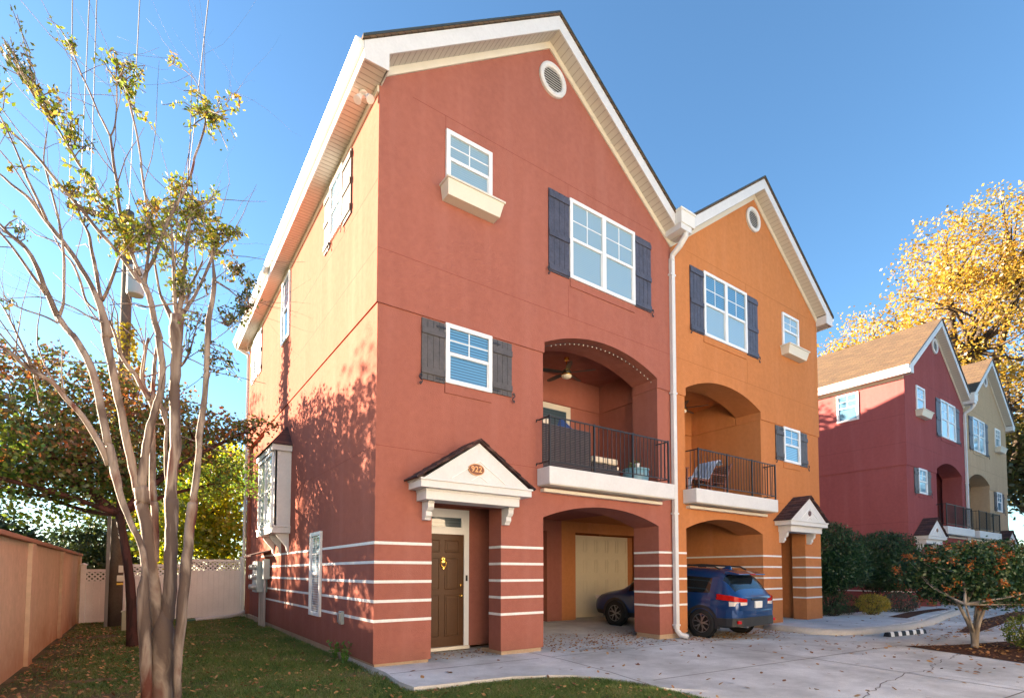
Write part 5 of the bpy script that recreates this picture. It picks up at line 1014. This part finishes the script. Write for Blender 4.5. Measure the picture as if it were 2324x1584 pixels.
# generic tree
L_AGR = leaf('turning_green_leaf', [(.02, .06, .012), (.06, .14, .018), (.14, .22, .02), (.30, .30, .03)], .55, .9)
def tree(name, base_, blobs, size, mat, barkm, label, cat='tree', group=None, r0=.2, mats=None, lean=None, nl=9000, aspect=.6, shell=.35, clump=.28, flat=.2, kids=26, label_ok=True):
    root = thing(name, base_, label, cat, group)
    tr = MB(); b0 = np.array(base_); cen = np.array([b[0] for b in blobs]).mean(0)
    fork = b0+(cen-b0)*.45 if lean is None else np.array(lean)
    mid = (b0+fork)/2+RNG.normal(size=3)*np.array([.1, .1, 0])*min(1, r0*4)
    P_ = smooth_path([list(b0-np.array([0, 0, .2]))+[r0*1.15], list(mid)+[r0*.85], list(fork)+[r0*.7]], 4); tr.tube([tuple(p[:3]) for p in P_], [p[3] for p in P_], 10)
    tot = sum(b[1][0]*b[1][1]*b[1][2] for b in blobs); pts = []
    for c, r in blobs:
        c = np.array(c); r = np.array(r); f = r[0]*r[1]*r[2]/tot; nk = max(3, int(kids*f)); ncl = max(6, int(nl*f/34))
        hub = c-np.array([0, 0, r[2]*.3])
        pp = smooth_path([list(fork)+[r0*.6], list((fork+hub)/2+RNG.normal(size=3)*r0)+[r0*.45], list(hub)+[r0*.35]], 4); tr.tube([tuple(p[:3]) for p in pp], [p[3] for p in pp], 7)
        cc = ball(ncl, c, r*.95, shell); mine = []
        for k in range(nk):
            e = cc[k % ncl]; pp = smooth_path([list(hub)+[r0*.28], list((hub+e)/2+RNG.normal(size=3)*r.min()*.12)+[r0*.14], list(e)+[r0*.03]], 4); tr.tube([tuple(p[:3]) for p in pp], [max(.004, p[3]) for p in pp], 5, False)
        per = int(nl*f/ncl)
        for e in cc: mine.append(e+RNG.normal(size=(per, 3))*clump*np.array([1, 1, .6]))
        pts.append(np.concatenate(mine))
    tr.build('trunk', barkm, root, smooth=True)
    for mt in ([mat] if not mats else [mat, mats[1]]):
        ps = [p for i, p in enumerate(pts) if not mats or (i in mats[0]) == (mt is mats[1])]
        quads('crown', leaves(np.concatenate(ps), size, aspect, 0, flat), mt, root)
    return root
L_RED = leaf('autumn_red_leaf', [(.02, .06, .012), (.05, .12, .018), (.11, .15, .022), (.15, .10, .03), (.22, .09, .03), (.60, .16, .03)], .5, .8)
L_GRN = leaf('deep_green_leaf', [(.012, .028, .010), (.03, .055, .014), (.06, .09, .02), (.10, .10, .03)], .3, .7)
L_YEL = leaf('sunlit_yellow_leaf', [(.08, .15, .008), (.22, .30, .01), (.45, .42, .015), (.70, .48, .02)], .65, 1.0)
L_GLD = leaf('golden_oak_leaf', [(.14, .14, .02), (.36, .26, .03), (.50, .33, .03), (.46, .23, .03), (.52, .40, .08)], .55, .25)
L_OLV = leaf('olive_leaf', [(.03, .05, .015), (.08, .09, .02), (.17, .13, .03)], .35, .4)
tree('autumn_tree', (-3.04, 5.5, -.15), [((-4.3, 6.3, 3.9), (2.2, 2.4, 1.15)), ((-5.2, 7.6, 4.9), (2.6, 2.6, 1.5)), ((-2.0, 6.9, 4.9), (1.5, 1.7, .85)), ((-.95, 6.4, 5.0), (.75, 1.0, .5)), ((-3.4, 8.2, 5.4), (1.9, 2.2, 1.0)), ((-3.6, 8.0, 3.6), (1.7, 1.8, .6)), ((-5.4, 5.0, 3.4), (1.3, 1.5, .8)), ((-4.6, 6.5, 3.2), (2.0, 2.0, .8)), ((-1.4, 8.4, 4.1), (1.3, 1.4, 1.0))],
     .10, L_RED, M_REDB, 'spreading autumn tree with dark red and green leaves and a leaning red trunk', r0=.10, mats=((5, 6, 7, 8), L_AGR), lean=(-3.35, 5.55, 2.6), nl=31000, shell=.1, clump=.17, kids=70, aspect=.7)
tree('maple_tree', (-.6, 15.5, -.2), [((-1.0, 15.0, 3.9), (1.6, 1.6, 2.2)), ((-.3, 15.6, 5.2), (1.4, 1.5, 1.3)), ((-2.1, 15.6, 2.9), (1.3, 1.3, 1.6)), ((-.2, 15, 2.6), (1.1, 1.2, 1.4))], .17, L_YEL, M_DARKB, 'bright yellow green tree glowing behind the vinyl fence next to the house corner', nl=10500, clump=.3, shell=.1, aspect=.75)
tree('evergreen_tree', (-1.5, 22.8, -.2), [((-1.5, 22.5, 6.3), (2.3, 1.8, 3.0)), ((-.1, 22.8, 5.8), (1.8, 1.6, 2.3)), ((-2.6, 23, 3.4), (2.5, 1.6, 2.8)), ((-4.0, 24, 3.3), (1.8, 1.6, 2.6))], .2, L_GRN, M_DARKB, 'dark green tree with rounded top behind the yellow green one', nl=17000, clump=.3)
tree('young_tree', (.9, 24, -.2), [((.6, 24, 6.3), (1.3, 1.2, 1.8)), ((.9, 24.3, 8.0), (.8, .8, 1.0))], .2, leaf('young_leaf', [(.12, .13, .03), (.25, .24, .05), (.34, .26, .06)], .4, 1), M_DARKB, 'small pale yellow tree top just left of the corner downspout', nl=1800, clump=.35)
for i, (x, y, h, rr, lab) in enumerate(((-8.0, 13, 3.9, 1.9, 'dark shrubby tree above the near end of the stucco garden wall'), (-7.6, 18.5, 3.5, 1.6, 'dark green tree above the far end of the stucco garden wall'), (-5.4, 23, 3.4, 1.9, 'low dark green tree left of the utility pole, seen over the vinyl fence'), (-9.5, 21, 4.6, 2.5, 'darkest tree at the left edge beyond the garden wall'))):
    tree('background_tree', (x, y, -.2), [((x, y, h*.62), (rr, rr, h*.42)), ((x+.9, y+.6, h*.45), (rr*.8, rr*.8, h*.35))], .17, L_GRN, M_DARKB, lab, nl=9000, clump=.28, group='dark trees beyond the garden wall')
# out-of-frame trees shading the side wall; nearest one added to shade the ground
for i, (x, y, h, rx, lab) in enumerate(((-11, 12.7, 6.6, 1.1, 'low and nearest the camera, added to shade the ground'), (-11, 15.4, 9.6, 1.3, 'second from the camera'), (-11, 18.6, 9.4, 1.1, 'third from the camera'), (-11, 21.8, 6.4, 1.2, 'low, second from the far end'), (-11, 25.2, 13.2, 1.1, 'tallest and farthest'))):
    tree('shade_tree', (x, y, -.2), [((x, y, h*.68), (rx, rx, h*.30)), ((x+.3, y-.7, h*.42), (rx*1.1, rx*1.1, h*.28)), ((x-.4, y+.7, h*.42), (rx*1.1, rx*1.1, h*.30))], .17, L_OLV, M_DARKB, 'tree left of the garden wall, outside the picture, '+lab, nl=3300, clump=.32, r0=.16, shell=.1, kids=60, group='trees left of the garden wall')
tree('shade_tree', (13.6, 14.4, -.2), [((13.6, 14.4, 8.9), (2.2, 1.6, 3.0)), ((13.4, 14.4, 5.0), (2.0, 1.6, 2.6))], .2, L_OLV, M_DARKB, 'added tree hidden behind the orange townhouse, keeps sun off the maroon one', nl=12000, clump=.35, r0=.16, shell=.1, kids=50)  # unseen tree added to block sun from the maroon side wall
# golden trees at right
tree('golden_oak', (45, 2, -.2), [((41.0, 2.5, 17.5), (5.5, 5, 5.2)), ((45.5, .8, 22.5), (6.5, 5, 5.5)), ((41.5, 3.6, 22.0), (3.8, 3.6, 4.0)), ((38.5, 5.5, 13.0), (4.2, 4, 2.6)), ((47.5, 0, 13), (6, 5, 4.5)), ((41.5, 1.0, 12.5), (3.4, 3.6, 2.0))],
     .21, L_GLD, M_DARKB, 'huge golden orange oak towering above the far townhouses at the right edge', r0=.6, nl=38000, clump=.42, shell=.25, kids=150, flat=.5)
tree('golden_oak', (49, 12, -.2), [((46, 9.7, 19.0), (4.6, 3.6, 3.8)), ((46.5, 12.3, 17.5), (3.6, 3.2, 3.6)), ((51, 12.5, 15.5), (5, 4, 4))], .23, L_GLD, M_DARKB, 'second golden oak, its crown showing just above the maroon townhouse roof', r0=.45, nl=18000, clump=.6, shell=.2, kids=80, flat=.5)
tree('dark_oak', (43, -1.5, -.2), [((44, 0.5, 8.5), (5, 4.0, 3.2)), ((41, -3.2, 6.0), (2.6, 2.6, 3.6)), ((46, 3.5, 10), (4, 3.5, 2.0))], .36, L_OLV, M_DARKB, 'dark olive oak below the golden crown at the right edge beyond the sand coloured house', r0=.35, nl=12000, clump=.6, shell=.2, kids=110)
# bushes
L_HOL = leaf('holly_leaf', [(.006, .024, .008), (.012, .045, .012), (.022, .07, .016), (.04, .10, .022)], .10, 1.5)
def bush(name, base_, blobs, size, mat, label, nl, trunk=None, group=None, cat='bush', berries=None, shell=.72):
    root = thing(name, base_, label, cat, group); tot = sum(b[1][0]*b[1][1]*b[1][2] for b in blobs); pts = []
    tr = MB()
    for c, r in blobs:
        n = int(nl*r[0]*r[1]*r[2]/tot); c = np.array(c); r = np.array(r); p = ball(n, c, r, shell); d = (p-c)/r
        w_ = 1+.07*np.sin(d[:, 0]*7+c[0])*np.sin(d[:, 1]*8)+.05*np.sin(d[:, 2]*11+d[:, 0]*5); pts.append(c+(p-c)*w_[:, None]+RNG.normal(size=(n, 3))*.025)
        for k in range(10):
            e = c+(ball(1, (0, 0, 0), r, .8)[0]); b0 = np.array(base_) if not trunk else np.array(trunk[k % len(trunk)][-1][:3]); pp = smooth_path([list(b0)+[.03], list((b0+e)/2+RNG.normal(size=3)*.08)+[.014], list(e)+[.004]], 4); tr.tube([tuple(q[:3]) for q in pp], [q[3] for q in pp], 5, False)
    if trunk:
        for l in trunk: pp = smooth_path([q[:3]+[q[3]*.72] for q in l]); tr.tube([tuple(q[:3]) for q in pp], [q[3] for q in pp], 9)
    tr.build('trunk', M_PALEB if trunk else M_DARKB, root, smooth=True); quads('crown', leaves(np.concatenate(pts), size, .55), mat, root)
    if berries:
        cc = [c+d for c, r in blobs for d in [ball(1, (0, 0, 0), np.array(r)*1.0, .93)[0] for _ in range(max(1, int(berries*r[0]*r[1]*r[2]/tot)))] for c in [np.array(c)]]
        bb = np.concatenate([p+RNG.normal(size=(30, 3))*.04 for p in cc]); quads('berries', leaves(bb, .04, .9), leaf('berry_red', [(.28, .04, .012), (.36, .09, .015), (.36, .18, .02)], .1, 2), root)
    return root
bush('holly_bush', (16.5, .75, -.05), [((16.2, .75, 1.95), (1.35, 1.3, 1.25)), ((16.2, .7, 1.5), (1.45, 1.35, .8))], .07, L_HOL, 'big clipped dark green holly bush next to the orange townhouse corner', 44000, group='clipped holly bushes', shell=.5)
bush('holly_bush', (19.7, .45, -.05), [((20.1, .3, 1.85), (1.3, 1.25, 1.15)), ((20.1, .3, 1.5), (1.4, 1.3, .75))], .07, L_HOL, 'clipped dark green holly bush nearer the maroon townhouse', 40000, group='clipped holly bushes', shell=.5)
bush('golden_shrub', (17.3, -.25, -.05), [((17.35, -.3, .36), (.62, .5, .34))], .05, leaf('golden_shrub_leaf', [(.14, .14, .01), (.34, .26, .02), (.5, .34, .03)], .3, 2), 'low yellow shrub at the foot of the holly bushes', 3500)
bush('grey_shrub', (19.6, -.3, -.05), [((19.6, -.3, .34), (.85, .6, .38))], .05, leaf('grey_shrub_leaf', [(.03, .05, .035), (.07, .09, .06)], .15, 2), 'low grey green shrub right of the yellow one', 3500)
bush('hedge_shrub', (15.6, .2, -.05), [((15.7, .3, .4), (.7, .5, .42)), ((16.7, .25, .34), (.6, .4, .36))], .05, L_HOL, 'low dark hedge in the shade below the holly bushes', 3500)
L_BER = leaf('berry_holly_leaf', [(.008, .03, .008), (.018, .055, .012), (.035, .08, .018), (.08, .10, .02)], .12, 2.2)
SH_ = lambda x, y: (x+.66, y+.52)
bush('berry_holly', (11.26, -4.43, -.12), [((11.6, -4.35, 1.42), (1.5, 1.35, .68)), ((10.95, -4.1, 1.3), (.85, .9, .58)), ((12.5, -4.6, 1.42), (1.3, 1.1, .72)), ((11.2, -4.85, 1.18), (1.1, .9, .5)), ((10.9, -4.4, 1.58), (.8, .8, .45))], .075, L_BER, 'rounded holly tree covered in orange red berries on the mulch bed', 26000, cat='tree', berries=140, shell=.45,
     trunk=[[[11.26, -4.43, -.2, .10], [11.24, -4.43, .1, .085], [11.01, -4.38, .45, .05], [10.61, -4.28, .95, .03]], [[11.28, -4.43, -.1, .08], [11.34, -4.45, .2, .07], [11.41, -4.48, .6, .05], [11.66, -4.53, 1.1, .03]], [[11.26, -4.43, 0, .07], [11.16, -4.53, .35, .05], [11.11, -4.68, .8, .035]], [[11.29, -4.41, .0, .06], [11.56, -4.38, .35, .045], [11.91, -4.33, .8, .03]], [[11.26, -4.43, .15, .05], [10.86, -4.48, .4, .03], [10.36, -4.53, .8, .02]]])
bush('edge_shrub', (11.75, -5.2, -.12), [((11.8, -5.2, .22), (.42, .45, .36))], .05, leaf('lime_shrub_leaf', [(.05, .10, .015), (.16, .22, .02), (.28, .28, .03)], .3, 2), 'small yellow green shrub cut by the right edge of the picture', 2200)
for i, (x, y, r_) in enumerate(((22.5, -4.6, .5), (25.5, -4.9, .7), (28, -4.2, .6))):
    bush('far_shrub', (x, y, -.15), [((x, y, r_*.6), (r_*1.5, r_, r_*.7))], .07, L_GRN, ['low shrub beyond the berry holly, nearest of three', 'low shrub beyond the berry holly, middle of three', 'low shrub beyond the berry holly, farthest of three'][i], 1800)
# ferny weeds at the wall foot
for i, (x, y) in enumerate(((-.13, .95), (-.12, 1.6))):
    q = thing('weed', (x, y, -.15), ['leafy green weed at the foot of the side wall, nearer the corner', 'leafy green weed at the foot of the side wall, farther from the corner'][i], 'weed'); pp = []; st_ = MB()
    for k in range(5):
        a = RNG.uniform(0, 6.28); h = RNG.uniform(.22, .40); tip = np.array([x+.09*math.cos(a), y+.09*math.sin(a), -.15+h]); st_.tube([(x, y, -.17), tuple((tip+np.array([x, y, -.1]))/2), tuple(tip)], [.006, .004, .002], 4)
        for t in np.linspace(.3, 1, 12): pp.append(np.array([x, y, -.15])*(1-t)+tip*t+RNG.normal(size=3)*.02)
    st_.build('stem', LEAFG, q); quads('foliage', leaves(np.array(pp), .09, .35), LEAFG, q)
# small caged pansies, rocks and a distant planter by the far walk
q = thing('landscape_rock', (20.5, -4.0, -.1), 'low tan rock beside the far planting strip behind the berry holly', 'rock')
m_ = MB(); vs = []; n = 14
for i in range(8):
    for j in range(n):
        a = j*2*math.pi/n; ph = i/7*math.pi/2; r_ = math.cos(ph)*(1+.12*math.sin(3*a+i)); vs.append((20.5+.9*r_*math.cos(a), -4.0+.5*r_*math.sin(a), -.15+.35*math.sin(ph)*(1+.1*math.sin(2*a))))
m_.add(vs, [(i*n+j, i*n+(j+1) % n, (i+1)*n+(j+1) % n, (i+1)*n+j) for i in range(7) for j in range(n)]); m_.build('rock_body', plain('tan_rock', (.36, .20, .11), .9, amt=.2), q, smooth=True)
# ---------------------------------------------------------------- grass and litter
def inpoly(x, y, P):
    c = np.zeros(len(x), bool); n = len(P)
    for i in range(n):
        x1, y1 = P[i]; x2, y2 = P[(i+1) % n]; k = ((y1 > y) != (y2 > y)) & (x < (x2-x1)*(y-y1)/(y2-y1+1e-12)+x1); c ^= k
    return c
LAWN = [(-4.5, -8.5), (2.3, -8.5)]+EDGE[::-1]+[(.0, -.05), (0, 12.4), (-4.5, 12.4)]
def scatter(n, x0, x1, y0, y1, P=LAWN):
    x = RNG.uniform(x0, x1, n); y = RNG.uniform(y0, y1, n); k = inpoly(x, y, P); return x[k], y[k]
def vnoise(x, y, s): return np.sin(x*s+1.3*np.sin(y*s*.7+2))*np.cos(y*s*1.1+.8*np.sin(x*s*.6))
def blades(x, y, h, w_):
    n = len(x); a = RNG.uniform(0, 2*np.pi, n); z = -.13+.02*np.sin(x*1.3+.5)*np.cos(y*.9)-.008; b = np.stack([x, y, z], 1)
    s_ = np.stack([np.cos(a), np.sin(a), np.zeros(n)], 1); l = RNG.normal(size=(n, 2))*.45; hh = h*RNG.uniform(.5, 1.25, n)
    top = b+np.stack([l[:, 0]*hh, l[:, 1]*hh, hh], 1); mid = b+np.stack([l[:, 0]*hh*.3, l[:, 1]*hh*.3, hh*.6], 1)
    ww = (w_*RNG.uniform(.7, 1.3, n))[:, None]
    return np.stack([b-s_*ww, b+s_*ww, mid+s_*ww*.7, top, mid-s_*ww*.7], 1)
L_GRS = leaf('grass_blade', [(.04, .10, .018), (.08, .17, .028), (.14, .24, .045), (.26, .25, .08), (.46, .34, .19)], .3, 1.2)
xs, ys = [], []
for (n, a) in ((230000, (-4.4, 0.2, -4.0, 4.5)), (150000, (-.4, 2.65, -5.2, -1.6)), (90000, (-4.4, .1, 4.5, 12.4))):
    x, y = scatter(n, *a); xs.append(x); ys.append(y)
x = np.concatenate(xs); y = np.concatenate(ys)
bare = (vnoise(x, y, 1.7)+.5*vnoise(x+5, y, 4.1) > .45) & (y > -1.0)
wallstrip = np.clip((-2.9-x)/1.2, 0, 1)*(y < 8.5)
keep = RNG.random(len(x)) > np.clip(bare*.72+wallstrip*.95, 0, .97); x, y = x[keep], y[keep]
g_ = quads('grass', blades(x, y, np.where(x > -.3, .06, .05), .0028+.0010*np.clip(y, 0, 8)/2), L_GRS); g_['kind'] = 'stuff'; g_['label'] = 'short green grass with brown dry patches'; g_['category'] = 'grass'
def litter(x, y, z, size, lift=.012):
    n = len(x); c = np.stack([x, y, z+lift+RNG.random(n)*.01], 1); a = RNG.uniform(0, 2*np.pi, n); tl = RNG.normal(size=(n, 2))*.28
    d = np.stack([np.cos(a), np.sin(a), tl[:, 0]], 1); s_ = np.stack([-np.sin(a), np.cos(a), tl[:, 1]], 1); L = (size*RNG.uniform(.5, 1.4, n))[:, None]
    return np.stack([c-d*L*.5, c-d*L*.1+s_*L*.3, c+d*L*.2+s_*L*.22, c+d*L*.5, c+d*L*.15-s_*L*.26, c-d*L*.2-s_*L*.25], 1)
L_LIT = leaf('fallen_leaf', [(.13, .05, .025), (.24, .10, .045), (.40, .18, .06), (.55, .30, .10), (.50, .34, .22)], .15, 3)
A = []
x, y = scatter(7500, -4.4, .2, -4.0, 12.2); k = RNG.random(len(x)) < np.where(x < -2.6, .9, .40); x, y = x[k], y[k]; A.append(litter(x, y, lawn_z_np(x, y) if 0 else -.13+.02*np.sin(x*1.3+.5)*np.cos(y*.9)+.02, .055))
x, y = scatter(420, -.4, 2.6, -5, -1.7); A.append(litter(x, y, -.13+.02*np.sin(x*1.3+.5)*np.cos(y*.9)+.035, .05))
zcn = lambda x: -.045-.0105*np.clip(x, 0, 9)
x = RNG.uniform(0, 18, 1300); y = RNG.uniform(-10, -.1, 1300); k = ~inpoly(x, y, LAWN) & ~inpoly(x, y, WK) & (RNG.random(1300) < .5+.5*(x > 8)); A.append(litter(x[k], y[k], zcn(x[k]), .075, .006))
x = RNG.uniform(3.4, 8.0, 1100); y = RNG.normal(size=1100)*.6+.5; k = (y > -.55) & (y < 3.5); A.append(litter(x[k], y[k], zcn(x[k])+.115*np.clip(y[k]/4.5, 0, 1), .055, .008))
x = RNG.uniform(1.05, 2.6, 150); y = RNG.uniform(.05, .96, 150); A.append(litter(x, y, zcn(x), .05, .004))
x = RNG.uniform(7.3, 11.2, 600); y = RNG.normal(size=600)*.28-.25; A.append(litter(x, y, zcn(x), .055, .008))
x = RNG.uniform(9, 20, 4200); y = RNG.uniform(-9, -3.4, 4200); k = inpoly(x, y, MUL); A.append(litter(x[k], y[k], -.125, .06))
x = RNG.uniform(12.2, 26, 3000); y = RNG.uniform(-3.8, -.2, 3000); k = (inpoly(x, y, [(12.2, -3.35), (26, -2.1), (26, -3), (14, -3.8)])) | (RNG.random(3000) < .15); A.append(litter(x[k], y[k], -.02 if 0 else np.where(inpoly(x[k], y[k], WK), -.02, -.135), .065))
x = RNG.uniform(11.3, 16, 160); y = RNG.uniform(-2.2, 0, 160); k = inpoly(x, y, WK); A.append(litter(x[k], y[k], -.025, .055, .004))
o = quads('fallen_leaves', np.concatenate(A), L_LIT); o['kind'] = 'stuff'; o['label'] = 'brown and orange fallen leaves on grass, driveway and mulch'; o['category'] = 'leaves'
